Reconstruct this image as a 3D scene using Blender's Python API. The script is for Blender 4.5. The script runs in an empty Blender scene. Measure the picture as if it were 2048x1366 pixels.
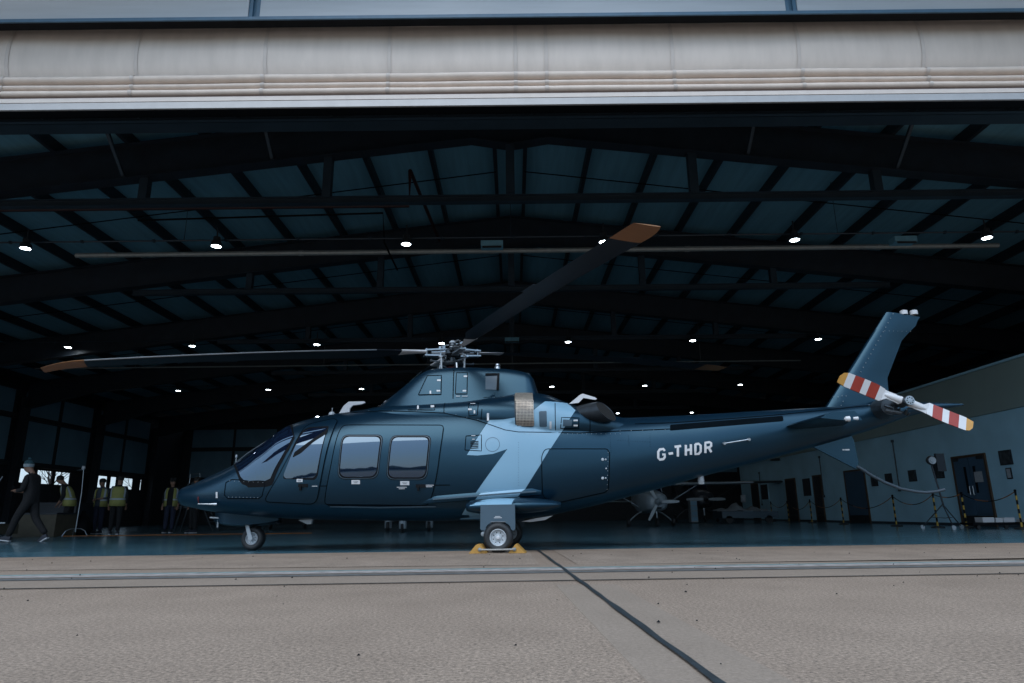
import bpy, bmesh, math, random
import numpy as np
from mathutils import Matrix, Vector
R = math.radians
random.seed(7)
SC = bpy.context.scene
COL = SC.collection

# ------------------------------------------------------------------ camera
F_PX, CAM_H, ROLL = 1340.0, 0.498, R(0.62)
PITCH = math.atan((1027.7 - 683) / F_PX)
cd = bpy.data.cameras.new('camera')
cam = bpy.data.objects.new('camera', cd); COL.objects.link(cam)
cd.sensor_width = 36; cd.lens = 36 * F_PX / 2048
cd.clip_start = 0.05; cd.clip_end = 3000
cam.matrix_world = (Matrix.Translation((0, 0, CAM_H)) @ Matrix.Rotation(R(90) + PITCH, 4, 'X')
                    @ Matrix.Rotation(-ROLL, 4, 'Z'))
SC.camera = cam
SC.render.resolution_x = 1024; SC.render.resolution_y = 683

# ------------------------------------------------------------------ light
SUN_EL, SUN_AZ = R(52), R(200)          # behind the camera, high; overcast
world = bpy.data.worlds.new('World'); SC.world = world; world.use_nodes = True
wn = world.node_tree.nodes; wl = world.node_tree.links
bg = wn['Background']; sky = wn.new('ShaderNodeTexSky'); sky.sky_type = 'NISHITA'
sky.sun_disc = False; sky.sun_elevation = SUN_EL; sky.sun_rotation = SUN_AZ
sky.air_density = 1.3; sky.dust_density = 1.2; sky.ozone_density = 1.5
# an even veil of high cloud mixed over the clear-sky model
veil = wn.new('ShaderNodeMix'); veil.data_type = 'RGBA'; veil.inputs[0].default_value = 0.72
veil.inputs[7].default_value = (5.5, 7.8, 10.6, 1)
# standard overcast luminance: the zenith three times as bright as the horizon
wtc = wn.new('ShaderNodeTexCoord'); sep = wn.new('ShaderNodeSeparateXYZ'); wl.new(wtc.outputs['Generated'], sep.inputs[0])
cl_ = wn.new('ShaderNodeClamp'); wl.new(sep.outputs['Z'], cl_.inputs[0])
ma = wn.new('ShaderNodeMath'); ma.operation = 'MULTIPLY_ADD'; ma.inputs[1].default_value = 2 * .43; ma.inputs[2].default_value = .43
wl.new(cl_.outputs[0], ma.inputs[0])
vm = wn.new('ShaderNodeVectorMath'); vm.operation = 'SCALE'; vm.inputs[0].default_value = (6.4, 9.1, 12.3); wl.new(ma.outputs[0], vm.inputs['Scale'])
wl.new(vm.outputs[0], veil.inputs[7])
wl.new(sky.outputs[0], veil.inputs[6]); wl.new(veil.outputs[2], bg.inputs[0]); bg.inputs[1].default_value = 0.15
sd = bpy.data.lights.new('sun', 'SUN'); sd.energy = 1.2; sd.angle = R(50); sd.color = (1.0, 0.97, 0.93)
sun = bpy.data.objects.new('sun', sd); COL.objects.link(sun)
sdir = Vector((math.sin(SUN_AZ) * math.cos(SUN_EL), math.cos(SUN_AZ) * math.cos(SUN_EL), math.sin(SUN_EL)))
sun.rotation_euler = sdir.to_track_quat('Z', 'Y').to_euler()
vs = SC.view_settings
vs.view_transform = 'Standard'; vs.look = 'None'; vs.exposure = 0.5; vs.gamma = 1.0
vs.use_curve_mapping = False
SC.cycles.max_bounces = 6; SC.cycles.diffuse_bounces = 3; SC.cycles.glossy_bounces = 3
SC.cycles.sample_clamp_indirect = 3.0

# ------------------------------------------------------------------ materials
def mat(name, col, rough=0.5, metal=0.0, var=0.12, scale=6.0, bump=0.0, bscale=None, spec=0.5, coat=0.0,
        emit=None, estr=0.0, ior=None, streak=None, rvar=0.0, tint=None):
    m = bpy.data.materials.new(name); m.use_nodes = True
    if not emit and metal < .5: col = tuple(c * .72 for c in col)
    nt = m.node_tree; n = nt.nodes; l = nt.links; b = n['Principled BSDF']
    tc = n.new('ShaderNodeTexCoord'); no = n.new('ShaderNodeTexNoise')
    no.inputs['Scale'].default_value = scale; no.inputs['Detail'].default_value = 6
    src = tc.outputs['Object']
    if streak:
        mp = n.new('ShaderNodeMapping'); mp.inputs['Scale'].default_value = streak
        l.new(src, mp.inputs[0]); src = mp.outputs[0]
    l.new(src, no.inputs['Vector'])
    cr = n.new('ShaderNodeValToRGB'); e = cr.color_ramp.elements
    e[0].position = 0.3; e[1].position = 0.72
    e[0].color = tuple(max(0, c * (1 - var)) for c in col) + (1,)
    e[1].color = tuple(min(1, c * (1 + var)) for c in col) + (1,)
    l.new(no.outputs['Fac'], cr.inputs[0]); l.new(cr.outputs[0], b.inputs['Base Color'])
    b.inputs['Roughness'].default_value = rough; b.inputs['Metallic'].default_value = metal
    b.inputs['Specular IOR Level'].default_value = spec
    if tint: b.inputs['Specular Tint'].default_value = tuple(tint) + (1,)
    if ior: b.inputs['IOR'].default_value = ior
    if coat: b.inputs['Coat Weight'].default_value = coat; b.inputs['Coat Roughness'].default_value = 0.15
    if rvar:
        mr = n.new('ShaderNodeMapRange'); mr.inputs[3].default_value = max(0.02, rough - rvar); mr.inputs[4].default_value = rough + rvar
        l.new(no.outputs['Fac'], mr.inputs[0]); l.new(mr.outputs[0], b.inputs['Roughness'])
    if bump:
        n2 = n.new('ShaderNodeTexNoise'); n2.inputs['Scale'].default_value = bscale or scale * 8; n2.inputs['Detail'].default_value = 8
        l.new(tc.outputs['Object'], n2.inputs['Vector'])
        bp = n.new('ShaderNodeBump'); bp.inputs['Strength'].default_value = bump; bp.inputs['Distance'].default_value = 0.01
        l.new(n2.outputs['Fac'], bp.inputs['Height']); l.new(bp.outputs[0], b.inputs['Normal'])
    if emit:
        b.inputs['Emission Color'].default_value = tuple(emit) + (1,); b.inputs['Emission Strength'].default_value = estr
    return m

def concrete(name, c0, c1, ribs=False, speck=0.5):
    m = bpy.data.materials.new(name); m.use_nodes = True
    nt = m.node_tree; n = nt.nodes; l = nt.links; b = n['Principled BSDF']
    tc = n.new('ShaderNodeTexCoord')
    big = n.new('ShaderNodeTexNoise'); big.inputs['Scale'].default_value = 0.7; big.inputs['Detail'].default_value = 7; big.inputs['Roughness'].default_value = 0.65
    fine = n.new('ShaderNodeTexNoise'); fine.inputs['Scale'].default_value = 60; fine.inputs['Detail'].default_value = 8; fine.inputs['Roughness'].default_value = 0.85
    vor = n.new('ShaderNodeTexVoronoi'); vor.inputs['Scale'].default_value = 95
    mp = n.new('ShaderNodeMapping'); mp.inputs['Scale'].default_value = (1.5, 1.1, 1)
    st = n.new('ShaderNodeTexNoise'); st.inputs['Scale'].default_value = 1.6; st.inputs['Detail'].default_value = 5
    for q in (big, fine, vor): l.new(tc.outputs['Object'], q.inputs['Vector'])
    l.new(tc.outputs['Object'], mp.inputs[0]); l.new(mp.outputs[0], st.inputs['Vector'])
    cr = n.new('ShaderNodeValToRGB'); e = cr.color_ramp.elements
    e[0].position = 0.3; e[1].position = 0.7; e[0].color = c0 + (1,); e[1].color = c1 + (1,)
    mx = n.new('ShaderNodeMath'); mx.operation = 'MULTIPLY_ADD'; mx.inputs[1].default_value = 0.5
    hf = n.new('ShaderNodeMath'); hf.operation = 'MULTIPLY'; hf.inputs[1].default_value = 0.5
    l.new(st.outputs['Fac'], hf.inputs[0]); l.new(big.outputs['Fac'], mx.inputs[0]); l.new(hf.outputs[0], mx.inputs[2])
    l.new(mx.outputs[0], cr.inputs[0])
    # aggregate specks
    sr = n.new('ShaderNodeValToRGB'); q = sr.color_ramp.elements
    q[0].position = 0.32; q[1].position = 0.68; q[0].color = (1 - speck, 1 - speck, 1 - speck, 1); q[1].color = (1 + speck * .5,) * 3 + (1,)
    l.new(fine.outputs['Fac'], sr.inputs[0])
    mul = n.new('ShaderNodeMix'); mul.data_type = 'RGBA'; mul.blend_type = 'MULTIPLY'; mul.inputs[0].default_value = 1
    l.new(cr.outputs[0], mul.inputs[6]); l.new(sr.outputs[0], mul.inputs[7])
    l.new(mul.outputs[2], b.inputs['Base Color'])
    b.inputs['Roughness'].default_value = 0.85; b.inputs['Specular IOR Level'].default_value = 0.3
    add = n.new('ShaderNodeMath'); add.operation = 'MULTIPLY_ADD'; add.inputs[1].default_value = 0.5
    l.new(vor.outputs['Distance'], add.inputs[0]); l.new(fine.outputs['Fac'], add.inputs[2])
    h = add.outputs[0]
    if ribs:
        wv = n.new('ShaderNodeTexWave'); wv.bands_direction = 'X'; wv.inputs['Scale'].default_value = 7.0
        wv.inputs['Distortion'].default_value = 2.5; wv.inputs['Detail'].default_value = 2; wv.inputs['Detail Scale'].default_value = 0.6
        l.new(tc.outputs['Object'], wv.inputs['Vector'])
        a2 = n.new('ShaderNodeMath'); a2.operation = 'MULTIPLY_ADD'; a2.inputs[1].default_value = 1.6
        l.new(wv.outputs['Fac'], a2.inputs[0]); l.new(h, a2.inputs[2]); h = a2.outputs[0]
    bp = n.new('ShaderNodeBump'); bp.inputs['Strength'].default_value = 0.35; bp.inputs['Distance'].default_value = 0.005
    l.new(h, bp.inputs['Height']); l.new(bp.outputs[0], b.inputs['Normal'])
    return m

def floor_paint():
    m = bpy.data.materials.new('floor_paint'); m.use_nodes = True
    nt = m.node_tree; n = nt.nodes; l = nt.links; b = n['Principled BSDF']
    tc = n.new('ShaderNodeTexCoord'); mp = n.new('ShaderNodeMapping'); mp.inputs['Scale'].default_value = (0.35, 2.5, 1)
    no = n.new('ShaderNodeTexNoise'); no.inputs['Scale'].default_value = 1.3; no.inputs['Detail'].default_value = 7
    l.new(tc.outputs['Object'], mp.inputs[0]); l.new(mp.outputs[0], no.inputs['Vector'])
    cr = n.new('ShaderNodeValToRGB'); e = cr.color_ramp.elements
    e[0].position = .3; e[1].position = .75; e[0].color = (.032, .092, .128, 1); e[1].color = (.062, .14, .18, 1)
    l.new(no.outputs['Fac'], cr.inputs[0]); l.new(cr.outputs[0], b.inputs['Base Color'])
    mr = n.new('ShaderNodeMapRange'); mr.inputs[3].default_value = .10; mr.inputs[4].default_value = .32
    l.new(no.outputs['Fac'], mr.inputs[0]); l.new(mr.outputs[0], b.inputs['Roughness'])
    n2 = n.new('ShaderNodeTexNoise'); n2.inputs['Scale'].default_value = 5; l.new(tc.outputs['Object'], n2.inputs['Vector'])
    bp = n.new('ShaderNodeBump'); bp.inputs['Strength'].default_value = .05; bp.inputs['Distance'].default_value = .004
    l.new(n2.outputs['Fac'], bp.inputs['Height']); l.new(bp.outputs[0], b.inputs['Normal'])
    return m

def glass_clear():
    m = bpy.data.materials.new('window_glass'); m.use_nodes = True
    n = m.node_tree.nodes; l = m.node_tree.links; n.remove(n['Principled BSDF'])
    t = n.new('ShaderNodeBsdfTransparent'); t.inputs[0].default_value = (.97, .97, .97, 1)
    g = n.new('ShaderNodeBsdfGlossy'); g.inputs['Roughness'].default_value = .03
    mx = n.new('ShaderNodeMixShader'); mx.inputs[0].default_value = .08
    l.new(t.outputs[0], mx.inputs[1]); l.new(g.outputs[0], mx.inputs[2])
    l.new(mx.outputs[0], n['Material Output'].inputs[0]); return m

M = {}
M['apron'] = concrete('apron_concrete', (.215, .154, .113), (.295, .215, .160), speck=1.05)
M['ribbed'] = concrete('ribbed_concrete', (.195, .143, .107), (.31, .233, .178), ribs=True, speck=.7)
M['smooth'] = concrete('trowelled_concrete', (.190, .142, .107), (.232, .175, .134), speck=.4)
M['floor'] = floor_paint()
M['sealant'] = mat('joint_sealant', (.012, .018, .022), .6, var=.5, scale=20, bump=.3)
M['white_line'] = mat('worn_white_paint', (.32, .275, .25), .85, var=.35, scale=9, bump=.2)
M['teal_line'] = mat('worn_teal_paint', (.14, .22, .22), .85, var=.35, scale=9)
M['rail'] = mat('drain_iron', (.10, .095, .09), .85, 0, var=.4, scale=10)
M['grass'] = mat('field_grass', (.035, .055, .02), .9, var=.4, scale=.4)
M['clad'] = mat('blue_grey_cladding', (.50, .54, .58), .5, var=.04, scale=1.2, streak=(1, 1, 12))
M['trim'] = mat('blue_trim', (.06, .15, .24), .45, var=.1)
M['fabric'] = mat('door_fabric', (.93, .82, .74), .75, var=.06, scale=2.0, bump=.12, bscale=5, streak=(3, 3, .6))
M['fold'] = mat('door_fabric_folds', (.93, .79, .69), .7, var=.07, scale=2.5, bump=.1, bscale=8, streak=(2, 2, 1))
M['seam'] = mat('door_seam_tape', (.80, .71, .65), .6, var=.05)
M['alu'] = mat('white_aluminium', (.46, .45, .45), .4, .2, var=.05)
M['black'] = mat('black_paint', (.005, .006, .008), .6, var=.3, spec=.1)
M['steel'] = mat('dark_steel', (.020, .028, .040), .5, var=.25, scale=3)
M['steel_b'] = mat('blue_steel', (.03, .05, .07), .45, var=.2, scale=3)
M['roof'] = mat('roof_liner', (.21, .47, .59), .6, var=.12, scale=1.2, streak=(6, .4, 1))
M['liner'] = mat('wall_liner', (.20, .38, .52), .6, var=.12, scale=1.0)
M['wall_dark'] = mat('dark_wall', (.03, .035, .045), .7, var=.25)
M['office'] = mat('office_wall_paint', (.46, .76, .93), .65, var=.12, scale=.8, bump=.05)
M['fascia'] = mat('beige_fascia', (.33, .42, .40), .6, var=.06, scale=1.0)
M['door_blue'] = mat('blue_door_paint', (.06, .12, .19), .4, var=.1, scale=2)
M['wood'] = mat('door_frame_wood', (.09, .05, .025), .5, var=.25, scale=12)
M['kick'] = mat('kick_plate', (.02, .024, .03), .45, var=.2)
M['pipe'] = mat('galvanised_pipe', (.42, .44, .42), .4, .3, var=.12, scale=8)
M['redpipe'] = mat('dark_red_pipe', (.05, .012, .012), .5, var=.2)
M['lamp'] = mat('lamp_housing', (.05, .055, .06), .4, .5, var=.1)
M['lamp_on'] = mat('lit_lens', (.9, .9, .9), .3, emit=(.80, .92, 1), estr=28)
M['glass'] = glass_clear()
M['navy'] = mat('navy_satin_paint', (.0035, .0165, .033), .30, var=.05, scale=1.5, rvar=.03, spec=.65, tint=(.40, .76, 1))
M['navy2'] = mat('navy_panel_paint', (.0038, .0175, .0345), .31, var=.05, scale=2.0, spec=.65, tint=(.40, .76, 1))
M['skyblue'] = mat('light_blue_paint', (.26, .46, .61), .38, var=.02, scale=2.0)
M['slate'] = mat('slate_blue_paint', (.055, .10, .14), .42, var=.05)
M['seamline'] = mat('panel_gap', (.002, .005, .008), .8, var=.2, spec=.03)
M['hglass'] = mat('tinted_glass', (.006, .012, .03), .03, var=.2, scale=1.0, spec=.5, ior=2.1, tint=(.62, .82, 1))
M['rubber'] = mat('tyre_rubber', (.012, .014, .017), .6, var=.25, scale=20, bump=.1)
M['rim'] = mat('white_wheel_paint', (.50, .54, .58), .4, .1, var=.1, scale=15)
M['metal'] = mat('machined_metal', (.30, .33, .36), .32, .85, var=.15, scale=20)
M['dmetal'] = mat('dark_metal', (.05, .06, .07), .4, .7, var=.25, scale=15)
M['white'] = mat('white_paint', (.70, .70, .72), .4, var=.03)
M['red'] = mat('red_paint', (.35, .035, .02), .45, var=.06)
M['redseal'] = mat('red_boot', (.16, .02, .02), .6, var=.2)
M['gold'] = mat('gold_tip', (.32, .14, .05), .5, .1, var=.15, scale=12, streak=(1, 12, 1))
M['yellow'] = mat('tip_yellow', (.60, .30, .06), .45, var=.05)
M['blade'] = mat('blade_navy', (.005, .009, .016), .5, var=.12, scale=3, spec=.3)
M['blade_le'] = mat('blade_leading_edge', (.42, .46, .50), .35, .8, var=.1)
M['chock'] = mat('chock_yellow', (.52, .27, .05), .6, var=.15, scale=18, bump=.15)
M['rope'] = mat('rope', (.42, .40, .37), .8, var=.3, scale=60, bump=.3)
M['mesh'] = mat('intake_mesh_metal', (.42, .36, .30), .35, .6, var=.2, scale=20)
M['exhaust'] = mat('exhaust_steel', (.035, .042, .05), .45, .6, var=.3, scale=6)
M['soot'] = mat('exhaust_soot', (.004, .004, .004), .8, var=.3)
M['placard'] = mat('placard_white', (.62, .63, .66), .5, var=.03)
M['ink'] = mat('placard_ink', (.15, .16, .18), .6, var=.2)
M['hivis'] = mat('hivis_yellow', (.34, .33, .10), .8, var=.1, scale=9, bump=.3, bscale=14)
M['reflect'] = mat('reflective_tape', (.42, .48, .55), .5, var=.1)
M['cloth_b'] = mat('black_cloth', (.008, .008, .010), .9, var=.3, scale=9, bump=.4, bscale=12)
M['cloth_n'] = mat('navy_cloth', (.016, .022, .05), .9, var=.25, scale=9, bump=.4, bscale=12)
M['cloth_g'] = mat('grey_cloth', (.06, .075, .10), .9, var=.25, scale=9, bump=.4, bscale=12)
M['skin'] = mat('skin', (.28, .15, .10), .6, var=.1)
M['hair'] = mat('dark_hair', (.008, .006, .005), .7, var=.3, bump=.4)
M['teal_knit'] = mat('teal_knit', (.02, .07, .09), .9, var=.3, scale=30, bump=.5)
M['grey_knit'] = mat('grey_knit', (.30, .35, .38), .9, var=.2, scale=30, bump=.5)
M['shoe'] = mat('dark_trainer', (.02, .025, .04), .7, var=.3)
M['aircraft'] = mat('aircraft_white', (.30, .35, .39), .3, var=.04)
M['aircraft_d'] = mat('aircraft_dark', (.03, .035, .045), .35, var=.1)
M['orange'] = mat('orange_rubber', (.35, .12, .02), .6, var=.15)
M['black_y'] = mat('post_yellow', (.50, .32, .04), .55, var=.1)
M['crate'] = mat('plywood', (.09, .075, .05), .7, var=.2, scale=5)
M['canvas'] = mat('dust_sheet', (.30, .33, .36), .9, var=.12, scale=4, bump=.5, bscale=6)
M['photo'] = mat('framed_photo', (.05, .06, .07), .4, var=.9, scale=7)
M['bark'] = mat('bark', (.03, .024, .02), .9, var=.3, scale=10)
M['notice'] = mat('notice_paper', (.45, .47, .50), .7, var=.1, scale=20)

# ------------------------------------------------------------------ mesh helpers
class MB:
    def __init__(s): s.v = []; s.f = []; s.mi = []; s.cur = 0
    def add(s, vs, fs):
        o = len(s.v); s.v += [tuple(p) for p in vs]
        for f in fs: s.f.append(tuple(i + o for i in f)); s.mi.append(s.cur)
        return s
    def hexa(s, p):  # 8 points: bottom 4 ccw, top 4 ccw
        return s.add(p, [(3, 2, 1, 0), (4, 5, 6, 7), (0, 1, 5, 4), (1, 2, 6, 5), (2, 3, 7, 6), (3, 0, 4, 7)])
    def box(s, x0, x1, y0, y1, z0, z1):
        return s.hexa([(x0, y0, z0), (x1, y0, z0), (x1, y1, z0), (x0, y1, z0), (x0, y0, z1), (x1, y0, z1), (x1, y1, z1), (x0, y1, z1)])
    def bar(s, p0, p1, w, h, up=(0, 0, 1)):
        p0 = Vector(p0); p1 = Vector(p1); d = (p1 - p0).normalized(); u = Vector(up)
        r = d.cross(u)
        if r.length < 1e-4: r = d.cross(Vector((1, 0, 0)))
        r.normalize(); u = r.cross(d)
        q = []
        for p in (p0, p1):
            q += [p - r * w / 2 - u * h / 2, p + r * w / 2 - u * h / 2, p + r * w / 2 + u * h / 2, p - r * w / 2 + u * h / 2]
        return s.add(q, [(0, 1, 2, 3), (7, 6, 5, 4), (0, 4, 5, 1), (1, 5, 6, 2), (2, 6, 7, 3), (3, 7, 4, 0)])
    def ibeam(s, p0, p1, w, h, t=.02, up=(0, 0, 1)):
        p0 = Vector(p0); p1 = Vector(p1); d = (p1 - p0).normalized(); r = d.cross(Vector(up)).normalized(); u = r.cross(d)
        s.bar(p0, p1, t, h - 2 * t, up)
        s.bar(p0 + u * (h / 2 - t / 2), p1 + u * (h / 2 - t / 2), w, t, up)
        s.bar(p0 - u * (h / 2 - t / 2), p1 - u * (h / 2 - t / 2), w, t, up); return s
    def tube(s, pts, r, n=8, cap=True):
        pts = [Vector(p) for p in pts]; rs = r if isinstance(r, (list, tuple)) else [r] * len(pts)
        o = []; prev = None
        for i, p in enumerate(pts):
            d = (pts[min(i + 1, len(pts) - 1)] - pts[max(i - 1, 0)])
            d = d.normalized() if d.length > 1e-9 else Vector((0, 0, 1))
            if prev is None:
                a = d.cross(Vector((0, 0, 1)))
                if a.length < .05: a = d.cross(Vector((1, 0, 0)))
            else: a = prev - d * prev.dot(d)
            a.normalize(); prev = a; b = d.cross(a)
            o += [p + (a * math.cos(2 * math.pi * k / n) + b * math.sin(2 * math.pi * k / n)) * rs[i] for k in range(n)]
        fs = []
        for i in range(len(pts) - 1):
            for k in range(n): fs.append((i * n + k, i * n + (k + 1) % n, (i + 1) * n + (k + 1) % n, (i + 1) * n + k))
        if cap: fs += [tuple(range(n))[::-1], tuple((len(pts) - 1) * n + k for k in range(n))]
        return s.add(o, fs)
    def lathe(s, prof, n=24, origin=(0, 0, 0), axis='Z', a0=0, a1=2 * math.pi):
        o = []; full = abs(a1 - a0 - 2 * math.pi) < 1e-6; m = n if full else n + 1
        for r, z in prof:
            for k in range(m):
                t = a0 + (a1 - a0) * k / n; c, q = math.cos(t) * r, math.sin(t) * r
                p = {'Z': (c, q, z), 'Y': (c, z, q), 'X': (z, c, q)}[axis]
                o.append((p[0] + origin[0], p[1] + origin[1], p[2] + origin[2]))
        fs = []
        for i in range(len(prof) - 1):
            for k in range(n if full else n): fs.append((i * m + k, i * m + (k + 1) % m, (i + 1) * m + (k + 1) % m, (i + 1) * m + k))
        return s.add(o, fs)
    def prism(s, poly, y0, y1):  # poly in (x,z), extruded along y
        n = len(poly); v = [(x, y0, z) for x, z in poly] + [(x, y1, z) for x, z in poly]
        fs = [tuple(range(n)), tuple(range(2 * n - 1, n - 1, -1))] + [(i, i + n, (i + 1) % n + n, (i + 1) % n) for i in range(n)]
        return s.add(v, fs)
    def grid(s, rows, closed=False, cap=False):
        n = len(rows[0]); v = [p for r in rows for p in r]; fs = []
        for i in range(len(rows) - 1):
            for k in range(n if closed else n - 1): fs.append((i * n + k, i * n + (k + 1) % n, (i + 1) * n + (k + 1) % n, (i + 1) * n + k))
        if cap: fs += [tuple(range(n))[::-1], tuple((len(rows) - 1) * n + k for k in range(n))]
        return s.add(v, fs)
    def mesh(s, name, mats, smooth=False, fix=True):
        me = bpy.data.meshes.new(name); me.from_pydata(s.v, [], s.f)
        for m in (mats if isinstance(mats, (list, tuple)) else [mats]): me.materials.append(m)
        for p, i in zip(me.polygons, s.mi): p.material_index = i
        if fix:
            bm = bmesh.new(); bm.from_mesh(me); bmesh.ops.recalc_face_normals(bm, faces=bm.faces); bm.to_mesh(me); bm.free()
        if smooth:
            me.polygons.foreach_set('use_smooth', [True] * len(me.polygons))
            if smooth != 'all': me.set_sharp_from_angle(angle=R(smooth if smooth is not True else 40))
        me.update(); return me
    def build(s, name, mats, parent=None, smooth=False, local=False, fix=True):
        return link(name, s.mesh(name, mats, smooth, fix), parent, local)

def link(name, me, parent=None, local=False):
    o = bpy.data.objects.new(name, me); COL.objects.link(o)
    if parent:
        o.parent = parent
        if not local: o.matrix_parent_inverse = rootmat(parent).inverted()
    return o
def rootmat(o):
    m = o.matrix_basis.copy()
    if o.parent: m = rootmat(o.parent) @ o.matrix_parent_inverse @ m
    return m
def tag(o, label=None, cat=None, group=None, kind=None):
    if label: o['label'] = label
    if cat: o['category'] = cat
    if group: o['group'] = group
    if kind: o['kind'] = kind
    return o
def thing(name, label, cat, loc=(0, 0, 0), rz=0.0, group=None):
    o = bpy.data.objects.new(name, None); COL.objects.link(o); o.location = loc; o.rotation_euler = (0, 0, rz)
    o.empty_display_size = .2
    return tag(o, label, cat, group)
def copy_tree(o, parent=None):
    c = o.copy(); COL.objects.link(c)
    if parent: c.parent = parent
    for ch in list(o.children): copy_tree(ch, c)
    return c
def ordn(i): return ['first', 'second', 'third', 'fourth', 'fifth', 'sixth', 'seventh', 'eighth', 'ninth'][i]

# ================================================================== SETTING
FR0, BAY, NFR = 13.985, 6.315, 7            # portal frames along the hangar
WL, WR, WO = -24.5, 24.5, 13.6           # left wall, right wall, office front
SL = 0.117                               # roof slope
YB = 50.0                                # back wall
def rz_(x): return 9.936 - SL * abs(x)    # underside of the purlin line
def thrY(x): return 9.85 + .07 * x

# ---- ground
g = MB(); g.box(-700, 700, -700, 700, -.3, 0)
tag(g.build('ground', M['apron']), kind='structure')
fl = MB(); fl.add([(WL, thrY(WL), .004), (WR, thrY(WR), .004), (WR, YB, .004), (WL, YB, .004)], [(0, 1, 2, 3)])
tag(fl.build('hangar_floor', M['floor']), kind='structure')
fd = MB(); fd.add([(-600, -700, .004), (600, -700, .004), (600, -38, .004), (-600, -38, .004)], [(0, 1, 2, 3)])
tag(fd.build('unseen_field', M['grass']), kind='structure')  # unseen field added behind the camera for darker reflections in the helicopter
# ribbed sill slabs between the track and the painted floor, split by the joint
def jx(y): return .60 - .036 * (y - 2.2)
for nm, (xa, xb) in (('a', (-24, -.13)), ('b', (.13, 24))):
    s = MB()
    L_ = lambda y: (jx(y) + xa if nm == 'b' else xa, y)
    if nm == 'a': p = [(xa, 7.02), (jx(7.02) - .17, 7.02), (jx(9.5) - .15, thrY(.3) - .02), (xa, thrY(xa) - .02)]
    else: p = [(jx(7.02) + .2, 7.02), (xb, 7.02), (xb, thrY(xb) - .02), (jx(9.5) + .2, thrY(.3) - .02)]
    s.add([(x, y, .004) for x, y in p], [(0, 1, 2, 3)])
    tag(s.build('ribbed_slab', M['ribbed']), kind='structure')
def strip(name, y0, y1, z, m, x0=-30, x1=30, sl=.045):
    s = MB(); s.add([(x0, y0 + sl * x0, z), (x1, y0 + sl * x1, z), (x1, y1 + sl * x1, z), (x0, y1 + sl * x0, z)], [(0, 1, 2, 3)])
    return tag(s.build(name, M[m]), kind='structure')
strip('drain_margin', 5.38, 6.98, .004, 'smooth', -24.2, 24.2)
strip('painted_line', 6.52, 6.62, .008, 'teal_line', -24.2, 24.2)
strip('painted_line', 6.28, 6.52, .008, 'white_line', -24.2, 24.2)
strip('drain_channel', 6.02, 6.20, .008, 'rail', -24.2, 24.2)
strip('slab_joint', 5.335, 5.36, .008, 'sealant', -30, 30)
# lengthwise joint with trowelled margins and black sealant
def wob(y): return .006 * math.sin(y * 3.1) + .005 * math.sin(y * 7.7 + 1)
ys = [1.0 + i * .12 for i in range(38)]
for side in (-1, 1):
    s = MB(); rows = [[(jx(y) + side * .012, y, .003), (jx(y) + side * (.20 if side < 0 else .23), y, .003), (jx(y) + side * (.205 if side < 0 else .235), y, -.001)] for y in ys if y < 5.1]
    s.grid(rows); tag(s.build('joint_margin', M['smooth']), kind='structure')
s = MB(); ys2 = [-6 + .1 * i for i in range(158)]
s.grid([[(jx(y) - .016 + .5 * wob(y), y, .0115), (jx(y) + .016 + .5 * wob(y * 1.3), y, .0115)] for y in ys2]); tag(s.build('joint_sealant', M['sealant']), kind='structure')
# hairline crack near the left edge
s = MB(); cp = [(-7.9, 8.05), (-7.3, 8.35), (-6.7, 8.55), (-6.2, 8.9), (-5.9, 9.05), (-5.75, 9.25)]
s.grid([[(x, y - .012, .006), (x + .01, y + .012, .006)] for x, y in cp]); tag(s.build('crack', M['sealant']), kind='structure')
# grit on the concrete
s = MB()
for _ in range(170):
    x, y = random.uniform(-7, 7), random.uniform(1.4, 9.2); r = random.uniform(.004, .011)
    s.add([(x - r, y, .008), (x, y - r, .008), (x + r, y, .008), (x, y + r, .008), (x + r * .2, y, .008 + r)], [(0, 1, 4), (1, 2, 4), (2, 3, 4), (3, 0, 4)])
tag(s.build('grit', M['black']), 'dark grit scattered over the concrete apron', 'grit', kind='stuff')

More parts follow.
